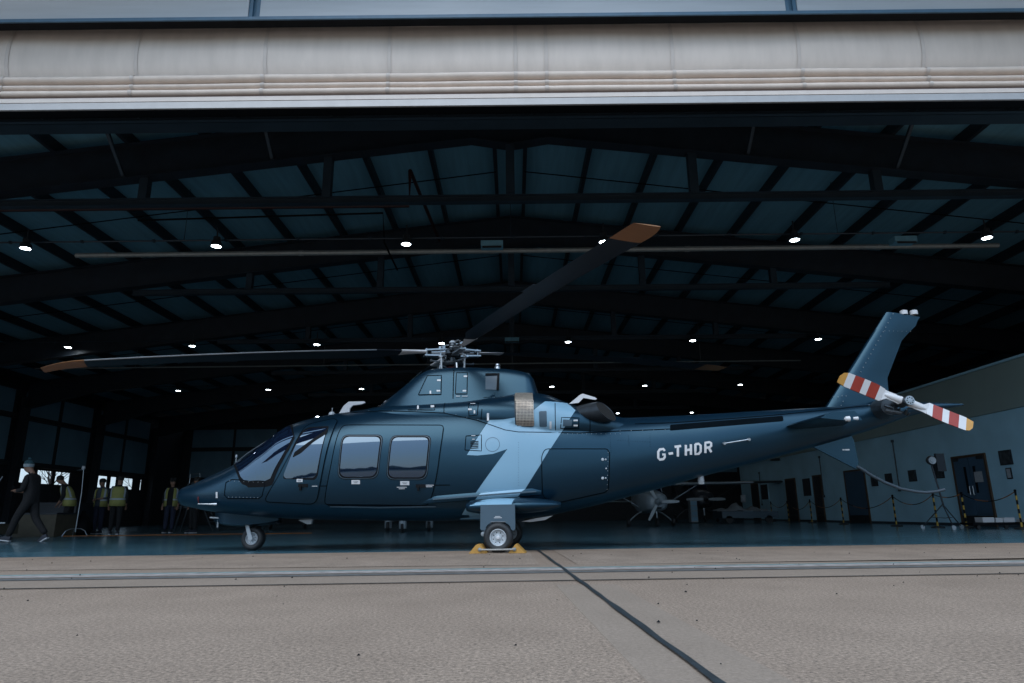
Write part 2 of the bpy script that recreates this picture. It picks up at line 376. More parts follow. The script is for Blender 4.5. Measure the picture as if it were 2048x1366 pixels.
# ---- hangar shell
H = thing('hangar', 'large steel portal frame hangar with dark ridged roof, open at the front', 'hangar', (0, 29, 0))
frames = [FR0 + BAY * k for k in range(-1, NFR - 1)]
XE = 24.13
for k, y in enumerate(frames):
    for sg in (-1, 1):
        b = MB()
        zt0, zt1 = rz_(0) - .005, rz_(XE) - .005
        # web, flanges, apex and eaves haunch
        for (xa, da), (xb, db) in (((0, 1.14), (.9, .875)), ((.9, .875), (16.8, .875)), ((16.8, .875), (21, .90)), ((21, .90), (XE, 1.3))):
            xs = [xa, xb]
            for yy0, yy1, top in ((y - .012, y + .012, None),):
                b.hexa([(sg * xa, yy0, rz_(xa) - da), (sg * xb, yy0, rz_(xb) - db), (sg * xb, yy1, rz_(xb) - db), (sg * xa, yy1, rz_(xa) - da),
                        (sg * xa, yy0, rz_(xa) - .03), (sg * xb, yy0, rz_(xb) - .03), (sg * xb, yy1, rz_(xb) - .03), (sg * xa, yy1, rz_(xa) - .03)])
            b.hexa([(sg * xa, y - .16, rz_(xa) - da - .032), (sg * xb, y - .16, rz_(xb) - db - .032), (sg * xb, y + .16, rz_(xb) - db - .032), (sg * xa, y + .16, rz_(xa) - da - .032),
                    (sg * xa, y - .16, rz_(xa) - da), (sg * xb, y - .16, rz_(xb) - db), (sg * xb, y + .16, rz_(xb) - db), (sg * xa, y + .16, rz_(xa) - da)])
        b.hexa([(0, y - .16, zt0 - .024), (sg * XE, y - .16, zt1 - .024), (sg * XE, y + .16, zt1 - .024), (0, y + .16, zt0 - .024),
                (0, y - .16, zt0), (sg * XE, y - .16, zt1), (sg * XE, y + .16, zt1), (0, y + .16, zt0)])
        b.build('rafter', M['steel'], H)
        c = MB(); x = sg * 24.2
        c.box(x - .22, x - .19, y - .15, y + .15, 0, 6.4).box(x + .19, x + .22, y - .15, y + .15, 0, 6.4).box(x - .19, x + .19, y - .015, y + .015, 0, 6.4)
        c.build('column', M['steel'], H)
    if k > 0:
        t = MB(); t.ibeam((-12.1, y + .02, 7.457), (12.1, y + .02, 7.457), .17, .17, .02); t.build('tie_beam', M['steel_b'], H)
        for x in (-8.39, -4.2, 4.2, 8.39):
            p = MB(); p.bar((x, y + .02, 7.545), (x, y + .02, rz_(x) - .905), .19, .19); p.build('strut', M['steel_b'], H)
        p = MB(); p.bar((0, y - .03, 7.545), (0, y - .03, rz_(0) - 1.17), .20, .20); p.build('strut', M['steel_b'], H)
# purlins
for sg in (-1, 1):
    for i in range(15):
        x = sg * (.41 + 1.69 * i); p = MB(); z = rz_(x)
        p.box(x - .05, x + .05, frames[0] + .9, YB, z + .002, z + .29); p.build('purlin', M['steel'], H)
# roof sheets, one per bay and slope
yy = [frames[0] + .7] + frames[1:] + [YB]
for i in range(len(yy) - 1):
    for sg in (-1, 1):
        b = MB(); x1 = sg * 24.9
        b.hexa([(0, yy[i], rz_(0) + .295), (x1, yy[i], rz_(24.9) + .295), (x1, yy[i + 1], rz_(24.9) + .295), (0, yy[i + 1], rz_(0) + .295),
                (0, yy[i], rz_(0) + .42), (x1, yy[i], rz_(24.9) + .42), (x1, yy[i + 1], rz_(24.9) + .42), (0, yy[i + 1], rz_(0) + .42)])
        b.build('roof_sheet', M['roof'], H)
# sag rods in the roof plane (thin wires)
for k in range(1, 6):
    ym = frames[k] + BAY * .5
    for sg in (-1, 1):
        b = MB(); b.tube([(sg * .4, ym, rz_(.4) - .03), (sg * 23.5, ym + .4, rz_(23.5) - .03)], .017, 5); b.build('sag_rod', M['black'], H)
# kicker braces from purlins to the rafter flange
for k in (1, 2, 3):
    for x in (-8.86, -5.48, 5.48, 8.86):
        b = MB(); b.bar((x, frames[k] + .04, rz_(x) - .85), (x, frames[k] + 1.1, rz_(x) + .02), .07, .07); b.build('brace', M['steel_b'], H)
        if k == 1:
            b = MB(); b.bar((x, frames[k] - .04, rz_(x) - .85), (x, frames[k] - 1.1, rz_(x) + .02), .07, .07); b.build('brace', M['steel_b'], H)
# back wall
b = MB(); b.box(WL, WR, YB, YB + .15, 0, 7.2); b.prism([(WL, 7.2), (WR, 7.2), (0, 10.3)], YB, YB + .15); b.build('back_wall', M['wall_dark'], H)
for i in range(7):
    x = -23.8 + i * 6.8
    for z0, z1 in ((3.3, 5.2), (5.5, 6.8)):
        for q in (0, 1):
            b = MB(); b.box(x + q * 3.2, x + q * 3.2 + 3.0, YB - .03, YB - .004, z0, z1); b.build('wall_panel', M['liner'], H)
# right wall
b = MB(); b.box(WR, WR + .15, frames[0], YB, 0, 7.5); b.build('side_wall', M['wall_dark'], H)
for k in range(2, 6):
    for q in range(2):
        y0 = frames[k] + .3 + q * 3.05
        b = MB(); b.box(WR - .03, WR - .004, y0, y0 + 2.8, 4.7, 6.8); b.build('wall_panel', M['liner'], H)
# left wall with strip windows; solid pieces around the openings
wins = []
for k in range(2, 6):
    y = frames[k]
    for a, c in ((.0, .10), (.20, 1.80), (2.05, 3.30), (3.45, 4.75)) if k != 5 else ((.75, 1.95), (2.2, 2.9), (3.55, 4.75), (5.55, 5.8)):
        wins.append((y + a, y + c))
ZS, ZH = 2.23, 2.98
edges = [frames[0] - .15] + [e for w in wins for e in w] + [YB]
b = MB()
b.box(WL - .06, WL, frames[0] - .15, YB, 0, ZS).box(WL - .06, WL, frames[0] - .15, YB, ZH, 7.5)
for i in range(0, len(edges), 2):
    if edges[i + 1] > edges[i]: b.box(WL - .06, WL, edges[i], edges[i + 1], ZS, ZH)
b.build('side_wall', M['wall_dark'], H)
for (y0, y1) in wins:
    f = MB(); t = .04
    f.box(WL - .05, WL + .01, y0, y0 + t, ZS, ZH).box(WL - .05, WL + .01, y1 - t, y1, ZS, ZH).box(WL - .05, WL + .01, y0 + t, y1 - t, ZS, ZS + t).box(WL - .05, WL + .01, y0 + t, y1 - t, ZH - t, ZH)
    fo = f.build('window', M['black'], H)
    p = MB(); p.box(WL - .04, WL - .035, y0 + t, y1 - t, ZS + t, ZH - t); p.build('pane', M['glass'], fo)
for k in range(2, 6):
    y = frames[k]
    for q in range(2):
        y0 = y + .4 + q * 2.92
        for z0, z1 in ((3.3, 5.30), (5.58, 6.7)):
            b = MB(); b.box(WL + .004, WL + .03, y0, y0 + 2.6, z0, z1); b.build('wall_panel', M['liner'], H)
        b = MB(); b.box(WL + .004, WL + .03, y0, y0 + 2.6, .3, 2.1); b.build('wall_panel', M['wall_dark'], H)
    for z in (3.14, 5.44, 6.8):
        b = MB(); b.box(WL + .004, WL + .17, y + .19, y + BAY - .19, z - .10, z + .10); b.build('girt', M['steel'], H)
# front gable: cladding panels, joints, trim
YC = 8.546
xs = [-24.9, -19, -11.8, -3.84, 4.27, 12.1, 19, 24.9]
for a, c in zip(xs[:-1], xs[1:]):
    b = MB(); b.prism([(a + .09, 7.763), (c - .09, 7.763), (c - .09, rz_(c) + .40)] + ([(0, rz_(0) + .40)] if a < 0 < c else []) + [(a + .09, rz_(a) + .40)], YC, YC + .1)
    b.build('cladding_panel', M['clad'], H)
for x in xs[1:-1]:
    b = MB(); zt = rz_(x) + .38
    b.box(x - .085, x - .03, YC + .015, YC + .1, 7.763, zt).box(x + .03, x + .085, YC + .015, YC + .1, 7.763, zt).box(x - .03, x + .03, YC + .05, YC + .1, 7.763, zt)
    b.build('cladding_joint', M['trim'], H)
b = MB(); b.box(-24.9, 24.9, YC - .045, YC - .018, 7.705, 7.759); b.build('drip_trim', M['trim'], H)
b = MB(); b.box(-24.9, 24.9, YC - .017, YC + .14, 7.709, 7.759); b.build('trim_gap_shade', M['black'], H)  # black strip paints in the shade of the gap below the trim
for x0, x1 in ((-24.9, -23.2), (23.2, 24.9)):
    b = MB(); b.box(x0, x1, YC + .1, YC + .3, 0, 7.70); b.build('jamb', M['clad'], H)
b = MB(); b.box(-23.2, 23.2, 9.42, 9.57, 7.092, 10.15); b.build('lintel', M['black'], H)
b = MB(); b.box(-23.2, 23.2, YC + .14, 9.42, 8.157, 8.27); b.build('soffit', M['black'], H)

# ---- folded fabric door under the lintel
D = thing('fabric_hangar_door', 'pale grey fabric fold-up door raised in horizontal pleats at the hangar mouth', 'hangar door', (0, 9.0, 6.4))
seams = [-23.2, -21.3, -19.2, -17.2, -15.2, -13.1, -11.1, -9.6, -7.7, -5.73, -3.74, -1.84, .10, .57, 2.51, 4.45, 6.36, 8.3, 10.2, 12.2, 14.3, 16.3, 18.4, 20.7, 23.2]
def curtain_prof(kind):
    if kind == 'flat':
        P = []
        for i in range(13):
            t = i / 12; z = 7.917 - t * .875
            P.append((8.925 - .07 * math.sin(t * math.pi) + (.044 * ((t - .8) / .2) ** 2 if t > .8 else 0), z))
        return P
    z0, z1, dep = kind
    return [(8.925 - dep * max(0, math.sin(math.pi * i / 13)) ** .38, z0 + (z1 - z0) * (i / 13)) for i in range(14)]
PLEATS = ((7.03, 6.905, .10), (6.885, 6.80, .075), (6.78, 6.665, .10))
def pleat(name, prof, m):
    for a, c in zip(seams[:-1], seams[1:]):
        b = MB(); rows = []
        for i in range(7):
            x = a + .005 + (c - a - .010) * i / 6
            w = .009 * math.sin(x * 1.45 + prof[0][1] * 6) + .006 * math.sin(x * 3.6)
            rows.append([(x, y + w, z + .4 * w) for y, z in prof])
        b.grid(rows); b.build(name, M[m], D, smooth='all')
pleat('curtain_panel', curtain_prof('flat'), 'fabric')
for q in PLEATS: pleat('pleat', curtain_prof(q), 'fold')
for x in seams[1:-1]:
    b = MB(); w = .028
    for prof in [curtain_prof('flat')] + [curtain_prof(q) for q in PLEATS]:
        wv = .009 * math.sin(x * 1.45 + prof[0][1] * 6) + .006 * math.sin(x * 3.6)
        b.grid([[(x - w, y + wv - .010, z + .4 * wv), (x + w, y + wv - .010, z + .4 * wv)] for y, z in prof])
    b.build('seam_tape', M['seam'], D, smooth='all')
b = MB(); b.box(-23.2, 23.2, 8.82, 9.04, 6.589, 6.623); b.build('pleat_shelf', M['redpipe'], D)
b = MB(); b.box(-23.2, 23.2, 8.78, 9.04, 6.516, 6.585); b.build('bottom_flange', M['seam'], D)
b = MB(); b.box(-23.2, 23.2, 8.786, 8.823, 6.40, 6.509); b.build('bottom_rail', M['alu'], D)
b = MB(); b.box(-23.2, 23.2, 8.827, 8.97, 6.408, 6.509); b.build('rail_web', M['black'], D)
b = MB(); b.box(-23.2, 23.2, 8.925, 8.98, 7.902, 7.939); b.build('top_rail', M['seam'], D)
b = MB(); b.box(-23.2, 23.2, 9.03, 9.36, 6.626, 7.880); b.build('curtain_back', M['black'], D)
# lattice truss and beam just inside the door
HB = thing('door_head_truss', 'dark lattice truss and beam spanning just inside the hangar door', 'truss', (0, 10.1, 6.8))
b = MB(); b.ibeam((-23.6, 10.43, 7.173), (23.6, 10.43, 7.173), .30, .13, .02); b.build('beam', M['steel_b'], HB)
b = MB(); b.bar((-23.6, 9.84, 6.877), (23.6, 9.84, 6.877), .07, .035); b.build('bottom_chord', M['steel_b'], HB)
for i in range(-13, 14):
    x = i * 1.6 + .36
    b = MB(); b.bar((x - .03, 9.84, 6.896), (x - .35, 9.80, 7.092), .045, .045).bar((x + .03, 9.84, 6.896), (x + .35, 9.80, 7.092), .045, .045); b.build('lattice', M['steel_b'], HB)

# ---- services under the roof
b = MB(); b.tube([(-12.5, 18.0, 7.82), (14, 18.0, 7.82)], .075, 8)
for x in (-11.7, -6.1, -.6, 5, 10.5): b.tube([(x, 18.0, 7.82), (x + .13, 18.0, 7.82)], .088, 8)
tag(b.build('pipe', M['pipe']), 'long pale galvanised pipe spanning the roof below the first lamps', 'pipe')
for nm, y, z, lab in (('a', 16.2, 7.47, 'thin dark conduit carrying the row of lamps nearest the door'), ('b', 26.4, 7.47, 'thin conduit carrying the second row of roof lamps'), ('c', 36.2, 7.47, 'thin conduit carrying the third row of roof lamps'), ('d', 29.5, 7.06, 'thin pale cable tray running across the roof behind the rotor head')):
    b = MB(); b.tube([(-21.5, y, z), (19 if nm != 'd' else 13, y, z)], .022 if nm != 'd' else .03, 6)
    for i in range(22 if nm != 'd' else 0):
        x = -20.5 + i * 1.87; b.box(x - .03, x + .03, y - .035, y + .035, z - .035, z + .035)
    for x in (-17, -8.5, 0, 8.5): b.tube([(x, y, z), (x, y, rz_(x))], .008, 4)
    tag(b.build('conduit', M['steel_b' if nm != 'd' else 'pipe']), lab, 'conduit')
b = MB(); b.tube([(-13.8, 15.46, 8.03), (-2.55, 15.46, 8.03), (-2.55, 15.46, 9.0), (-2.26, 19.7, 8.88)], .05, 7)
tag(b.build('sprinkler_pipe', M['redpipe']), 'dark red pipe running left under the roof then turning up', 'pipe')
b = MB(); b.tube([(-10.2, 16.9, 8.38), (-3.5, 16.9, 8.52), (-3.43, 16.9, 7.65), (-3.43, 19, 7.65)], .026, 6)
tag(b.build('branch_pipe', M['black']), 'thin black branch pipe with a square bend near the ridge', 'pipe')
for x, y, z, lab in ((-.5, 16.5, 7.36, 'pale boxed unit heater hung beside the middle of the first lamp row'), (10.35, 16.5, 7.36, 'pale boxed unit hung near the right end of the first lamp row'), (.0, 26.5, 7.36, 'small pale boxed unit hung right of the rotor head')):
    u = thing('roof_unit', lab, 'roof unit', (x, y, z), 0, 'boxed units under the roof')
    b = MB(); b.box(x - .29, x + .29, y - .15, y + .15, z - .07, z + .09); b.build('casing', M['roof'], u)
    b = MB(); b.box(x - .25, x + .25, y - .163, y - .151, z - .12, z - .065); b.build('grille', M['lamp'], u)

# lamps
def make_lamp():
    t = thing('ceiling_lamp', 'lamp', 'lamp')
    b = MB(); b.lathe([(.0, .25), (.09, .24), (.09, .15), (.13, .09), (.15, .0), (.138, -.006)], 20); b.build('housing', M['lamp'], t, 30, local=True)
    b = MB(); b.add([(.115 * math.cos(k * math.pi / 6), .115 * math.sin(k * math.pi / 6), -.008) for k in range(12)], [tuple(range(12))]); b.build('lens', M['lamp_on'], t, local=True)
    b = MB(); b.tube([(0, 0, .25), (0, 0, .52)], .018, 6); b.build('hanger', M['lamp'], t, local=True)
    return t
lamp0 = make_lamp(); first = True
rows = [(15.97, 7.21, [-12.42, -7.54, -2.68, 2.38, 7.26, 12.18], 'front'), (26.18, 7.19, [-17.9, -12.9, -7.87, -2.84, 2.26, 7.29, 12.35], 'second'), (35.95, 7.18, [-18.2, -13.3, -8.22, -3.06, 2.14, 7.2, 12.4], 'third'), (45.8, 7.11, [-18.5, -13.4, -8.3, -3.2, 2.04, 7.2, 12.3], 'rearmost')]
for y, z, xs_, nm in rows:
    for i, x in enumerate(xs_):
        o = lamp0 if first else copy_tree(lamp0); first = False
        o.location = (x, y, z); tag(o, f'round white lit ceiling lamp, {ordn(i)} from the left in the {nm} row', 'lamp', 'lit lamps under the hangar roof')

# ---- office block along the right wall
O = thing('office_block', 'pale painted two-storey office block lining the right side of the hangar', 'office block', (WO, 29, 0))
b = MB()
b.box(WO, WO + .2, 12.4, 41, 0.0, 3.12); b.build('wall', M['office'], O)
b = MB(); b.box(WO - .05, WO + .2, 12.4, 41, 3.125, 4.40); b.build('fascia', M['fascia'], O)
b = MB(); b.box(WO - .09, WO + .3, 12.4, 41, 4.405, 4.47); b.build('coping', M['office'], O)
b = MB(); b.box(WO + .2, WR - .05, 40.8, 41, 0, 4.4).box(WO + .2, WR - .05, 12.4, 12.6, 0, 4.4); b.build('end_wall', M['office'], O)
b = MB(); b.box(WO - .02, WO - .002, 12.4, 41, .005, .09); b.build('skirting', M['steel_b'], O)
def office_door(y0, y1, double=False, frame='wood', zt=2.06, leafm='door_blue'):
    x = WO; t = .07
    f = MB(); f.box(x - .05, x - .002, y0, y0 + t, 0.005, zt).box(x - .05, x - .002, y1 - t, y1, 0.005, zt).box(x - .05, x - .002, y0 + t, y1 - t, zt - t, zt)
    d = f.build('door', M[frame], O)
    leaves = [(y0 + t, y1 - t)] if not double else [(y0 + t, (y0 + y1) / 2 - .004), ((y0 + y1) / 2 + .004, y1 - t)]
    for i, (a, c) in enumerate(leaves):
        l = MB(); l.box(x - .035, x - .003, a + .004, c - .004, .31, zt - t - .004); l.build('leaf', M[leafm], d)
        l = MB(); l.box(x - .038, x - .003, a + .004, c - .004, .012, .306); l.build('kick_plate', M['kick'], d)
        if double:
            yc = c - .2 if i == 0 else a + .2
            l = MB(); l.box(x - .043, x - .036, yc - .05, yc + .05, .95, 1.72); l.build('glazing', M['black'], d)
            yh = c - .07 if i == 0 else a + .07
            l = MB(); l.tube([(x - .036, yh, 1.15), (x - .08, yh, 1.15), (x - .08, yh, .9), (x - .036, yh, .9)], .012, 6); l.build('handle', M['metal'], d)
    return d
d = office_door(19.52, 21.05, True)
b = MB(); b.box(WO - .055, WO - .051, 19.6, 19.9, 1.9, 2.0).box(WO - .055, WO - .051, 20.7, 20.97, 1.9, 2.0); b.build('closer', M['kick'], d)
b = MB(); b.box(WO - .05, WO - .047, 19.75, 20.1, 1.25, 1.55); b.build('notice', M['notice'], d)
office_door(26.4, 28.05)
office_door(30.2, 31.05, zt=2.04, leafm='wall_dark')
office_door(33.0, 34.2, zt=2.04, leafm='wall_dark')
office_door(38.1, 39.2, zt=2.02, leafm='wall_dark')
for y0, y1, z0, z1 in ((31.25, 32.2, 1.1, 2.0), (36.6, 37.7, 1.05, 1.95)):
    b = MB(); b.box(WO - .04, WO - .002, y0, y1, z0, z1); w = b.build('window', M['office'], O)
    b = MB(); b.box(WO - .046, WO - .041, y0 + .06, y1 - .06, z0 + .06, z1 - .06); b.build('pane', M['wall_dark'], w)
for y0, y1 in ((30.3, 32.1), (34.4, 36.3), (24.8, 28), (38.8, 40.5), (43.4, 45.2)):
    b = MB(); b.box(WR - .06, WR - .031, y0, y1, 5.17, 6.41)
    b.build('upper_window', M['black'], H)
for y, z0, z1 in ((24.15, 1.22, 2.83), (31.0, 1.15, 2.75), (38.6, .9, 2.5)):
    yy_ = y + (0 if y < 25 else -.9)
    b = MB(); b.tube([(WO - .03, yy_, z0), (WO - .03, yy_, z1)], .02, 6).box(WO - .06, WO - .004, yy_ - .05, yy_ + .05, z1, z1 + .09).box(WO - .06, WO - .004, yy_ - .05, yy_ + .05, z0 - .1, z0)
    b.build('cable_duct', M['steel_b'], O)
b = MB(); b.lathe([(0, .06), (.22, .06), (.26, 0), (.2, -.03), (0, -.03)], 16, (WO - .3, 34.5, 3.0)); b.box(WO - .3, WO - .06, 34.48, 34.52, 3.03, 3.09)
b.build('wall_light', M['lamp'], O)

# framed photographs on the office wall (each its own thing)
def wallpic(y0, y1, z0, z1, lab, m='photo'):
    t = thing('framed_picture', lab, 'picture', (WO - .02, (y0 + y1) / 2, z0), 0, 'framed pictures on the office wall')
    b = MB(); b.box(WO - .025, WO - .002, y0, y1, z0, z1); b.build('frame', M['steel'], t)
    b = MB(); b.box(WO - .029, WO - .026, y0 + .03, y1 - .03, z0 + .03, z1 - .03); b.build('print', M[m], t)
wallpic(18.5, 18.98, 1.66, 2.06, 'large dark framed picture right of the double doors, uppermost')
wallpic(18.62, 18.82, 1.28, 1.58, 'small grey framed notice below the picture right of the double doors', 'notice')
wallpic(21.55, 22.05, 1.45, 1.9, 'dark framed picture behind the lamp on the tripod')
wallpic(23.05, 23.5, 1.42, 1.8, 'dark framed picture between the tripod lamp and the cable duct')
wallpic(24.55, 25.0, 1.40, 1.77, 'dark framed picture just left of the cable duct')
wallpic(25.55, 26.0, 1.36, 1.74, 'dark framed picture closest to the blue single door')

# ================================================================== HELICOPTER
from mathutils.geometry import tessellate_polygon
HX, HY, PSI = -.133, 10.358, .068
HELI = thing('helicopter', 'dark navy helicopter with light blue slash and retractable wheels, parked in the hangar mouth', 'helicopter', (HX, HY, 0), -PSI)
_ca, _sa = math.cos(PSI), math.sin(PSI)
_cp, _sp, _cr, _sr = math.cos(PITCH), math.sin(PITCH), math.cos(ROLL), math.sin(ROLL)
def sight(x, y):
    """line of sight through a point of the picture, in helicopter axes (a aft, b to starboard, z up)"""
    dx, dy = x - 1024, y - 683
    px, py = dx * _cr - dy * _sr, dx * _sr + dy * _cr
    d = (px, F_PX * _cp + py * _sp, F_PX * _sp - py * _cp)
    o = (-HX, -HY)
    l0 = Vector((o[0] * _ca - o[1] * _sa, o[0] * _sa + o[1] * _ca, CAM_H))
    dl = Vector((d[0] * _ca - d[1] * _sa, d[0] * _sa + d[1] * _ca, d[2]))
    return l0, dl
def hb(x, y, b):
    l0, d = sight(x, y); t = (b - l0[1]) / d[1]; p = l0 + d * t
    return (p[0], p[2])

def spline(tab):
    A = np.array(tab, float); x = A[:, 0]; Y = A[:, 1:]
    m = np.zeros_like(Y)
    dx = np.diff(x)[:, None]; s = np.diff(Y, axis=0) / dx
    m[1:-1] = np.where(s[:-1] * s[1:] > 0, 2 * s[:-1] * s[1:] / (s[:-1] + s[1:] + 1e-12), 0)
    m[0], m[-1] = s[0], s[-1]
    def f(a):
        a = min(max(a, x[0]), x[-1]); i = min(max(int(np.searchsorted(x, a)) - 1, 0), len(x) - 2)
        h_ = x[i + 1] - x[i]; t = (a - x[i]) / h_
        return (2 * t**3 - 3 * t**2 + 1) * Y[i] + (t**3 - 2 * t**2 + t) * h_ * m[i] + (-2 * t**3 + 3 * t**2) * Y[i + 1] + (t**3 - t**2) * h_ * m[i + 1]
    f.x0, f.x1 = x[0], x[-1]
    return f
# a, z bottom, z top, half width, z of max width, upper exponent, lower exponent
BODY = spline([
 (-5.105, .80, .845, .012, .825, 2, 2), (-5.07, .715, .92, .14, .822, 2, 2), (-4.97, .665, .965, .25, .82, 2, 2), (-4.82, .64, 1.01, .34, .82, 2, 2.1), (-4.55, .585, 1.125, .48, .82, 2, 2.2),
 (-4.24, .545, 1.25, .595, .83, 2.15, 2.4), (-3.9, .51, 1.43, .68, .87, 2.4, 2.6), (-3.6, .485, 1.65, .735, .93, 2.6, 2.8), (-3.3, .465, 1.87, .775, 1.0, 2.65, 2.9),
 (-2.92, .445, 1.985, .81, 1.10, 2.5, 2.9), (-2.3, .43, 2.08, .835, 1.22, 2.4, 2.8), (-1.5, .412, 2.15, .84, 1.25, 2.35, 2.8), (-.8, .405, 2.17, .84, 1.25, 2.35, 2.8), (0, .41, 2.16, .82, 1.22, 2.35, 2.7),
 (.5, .45, 2.09, .77, 1.2, 2.4, 2.6), (1.0, .535, 1.99, .69, 1.21, 2.4, 2.5), (1.5, .64, 1.93, .58, 1.24, 2.3, 2.4), (1.85, .725, 1.90, .505, 1.27, 2.2, 2.2), (2.5, .89, 1.915, .415, 1.37, 2.1, 2.1),
 (3.0, 1.02, 1.93, .365, 1.46, 2, 2), (3.7, 1.185, 1.96, .305, 1.57, 2, 2), (4.85, 1.475, 2.005, .22, 1.74, 2, 2), (5.5, 1.66, 2.04, .16, 1.86, 2, 2), (6.1, 1.855, 2.05, .10, 1.955, 2, 2), (6.5, 1.935, 2.035, .055, 1.985, 2, 2), (6.84, 1.985, 2.015, .012, 2.0, 2, 2)])
NAC = spline([  # engine deck / nacelle fairing
 (-2.45, 1.75, 2.06, .20, 1.9, 2.2, 2), (-1.9, 1.7, 2.13, .52, 1.9, 2.6, 2), (-1.2, 1.7, 2.15, .64, 1.9, 2.8, 2), (-.6, 1.65, 2.18, .68, 1.88, 2.8, 2), (0, 1.55, 2.255, .715, 1.86, 2.7, 2.2), (.35, 1.5, 2.30, .735, 1.84, 2.5, 2.4), (.6, 1.5, 2.275, .73, 1.82, 2.4, 2.4),
 (1.0, 1.5, 2.125, .66, 1.78, 2.3, 2.3), (1.45, 1.5, 1.98, .54, 1.74, 2.2, 2.2), (1.8, 1.5, 1.90, .36, 1.7, 2.2, 2.2)])
COWL = spline([  # gearbox cowling
 (-2.05, 1.9, 2.10, .10, 1.95, 2.2, 2), (-1.80, 1.9, 2.25, .42, 1.95, 4.5, 2), (-1.24, 1.9, 2.645, .54, 1.95, 7, 2), (-1.12, 1.9, 2.69, .55, 1.95, 8, 2), (-.77, 1.9, 2.71, .56, 1.95, 8, 2), (-.05, 1.9, 2.675, .56, 1.95, 8, 2), (.41, 1.9, 2.59, .53, 1.95, 8, 2), (.455, 1.9, 2.55, .52, 1.95, 7, 2), (.545, 1.9, 2.27, .48, 1.95, 4, 2)])
COWL.taper = .36
def sec(F, a, t):
    zb, zt, w, zm, nu, nl = F(a); ph = t * math.pi; s, c = math.sin(ph), math.cos(ph)
    n = nu if c > 0 else nl
    tp = 1 - getattr(F, 'taper', 0) * abs(c) ** (2 / n) if c > 0 else 1
    return -w * tp * abs(s) ** (2 / n), zm + ((zt - zm) if c > 0 else -(zm - zb)) * abs(c) ** (2 / n)
def half(F, a, z):
    if a < F.x0 or a > F.x1: return 0
    zb, zt, w, zm, nu, nl = F(a)
    u = (z - zm) / (zt - zm) if z > zm else (zm - z) / (zm - zb); n = nu if z > zm else nl
    if z > zm: w *= 1 - getattr(F, 'taper', 0) * u
    return w * (1 - u ** n) ** (1 / n) if 0 <= u < 1 else 0.0
SURF = (BODY, NAC, COWL)
def skin_b(a, z): return -max(half(F, a, z) for F in SURF)
def hit(x, y):
    """where the line of sight meets the helicopter's port side -> (a, z)"""
    l0, d = sight(x, y); t0, t1 = (-1.4 - l0[1]) / d[1], (0.0 - l0[1]) / d[1]
    lo = t0; N = 160; prev = t0
    for i in range(N + 1):
        t = t0 + (t1 - t0) * i / N; p = l0 + d * t
        if p[1] > skin_b(p[0], p[2]) - 1e-4 and skin_b(p[0], p[2]) < -1e-3:
            lo, hi = prev, t
            for _ in range(18):
                m = (lo + hi) / 2; q = l0 + d * m
                if q[1] > skin_b(q[0], q[2]): hi = m
                else: lo = m
            q = l0 + d * hi; return (q[0], q[2])
        prev = t
    return hb(x, y, -.45)
def onskin(a, z, off=.003):
    e = .012; b = skin_b(a, z)
    da = (skin_b(a + e, z) - skin_b(a - e, z)) / (2 * e); dz = (skin_b(a, z + e) - skin_b(a, z - e)) / (2 * e)
    da = max(-1.5, min(1.5, da)); dz = max(-2.5, min(2.5, dz))
    n = Vector((da, -1, dz)); n.normalize()
    return (a + n[0] * off, b + n[1] * off, z + n[2] * off)

def loft(F, n, m, name, mt, parent, ends=True):
    A = np.linspace(0, 1, n); rows = []
    for q in A:
        a = F.x0 + (F.x1 - F.x0) * q; r = []
        for k in range(m): 
            t = 2 * k / m
            b, z = sec(F, a, t if t <= 1 else 2 - t); r.append((a, b if t <= 1 else -b, z))
        rows.append(r)
    return MB().grid(rows, closed=True, cap=ends).build(name, M[mt], parent, 50, local=True)
def densify(poly, d=.05, closed=True):
    out = []; n = len(poly)
    for i in range(n if closed else n - 1):
        p, q = poly[i], poly[(i + 1) % n]; k = max(1, int(math.hypot(q[0] - p[0], q[1] - p[1]) / d))
        out += [(p[0] + (q[0] - p[0]) * j / k, p[1] + (q[1] - p[1]) * j / k) for j in range(k)]
    if not closed: out.append(poly[-1])
    return out
def rounded(poly, r, n=5):
    """round the corners of a closed polygon"""
    out = []; N = len(poly)
    rr = r if isinstance(r, (list, tuple)) else [r] * N
    for i in range(N):
        p0, p, p1 = Vector(poly[i - 1]), Vector(poly[i]), Vector(poly[(i + 1) % N])
        u, v = (p0 - p), (p1 - p); k = min(rr[i], u.length * .45, v.length * .45); u.normalize(); v.normalize()
        A, B = p + u * k, p + v * k
        for j in range(n + 1):
            t = j / n; out.append(tuple((1 - t) ** 2 * A + 2 * t * (1 - t) * p + t * t * B))
    return out
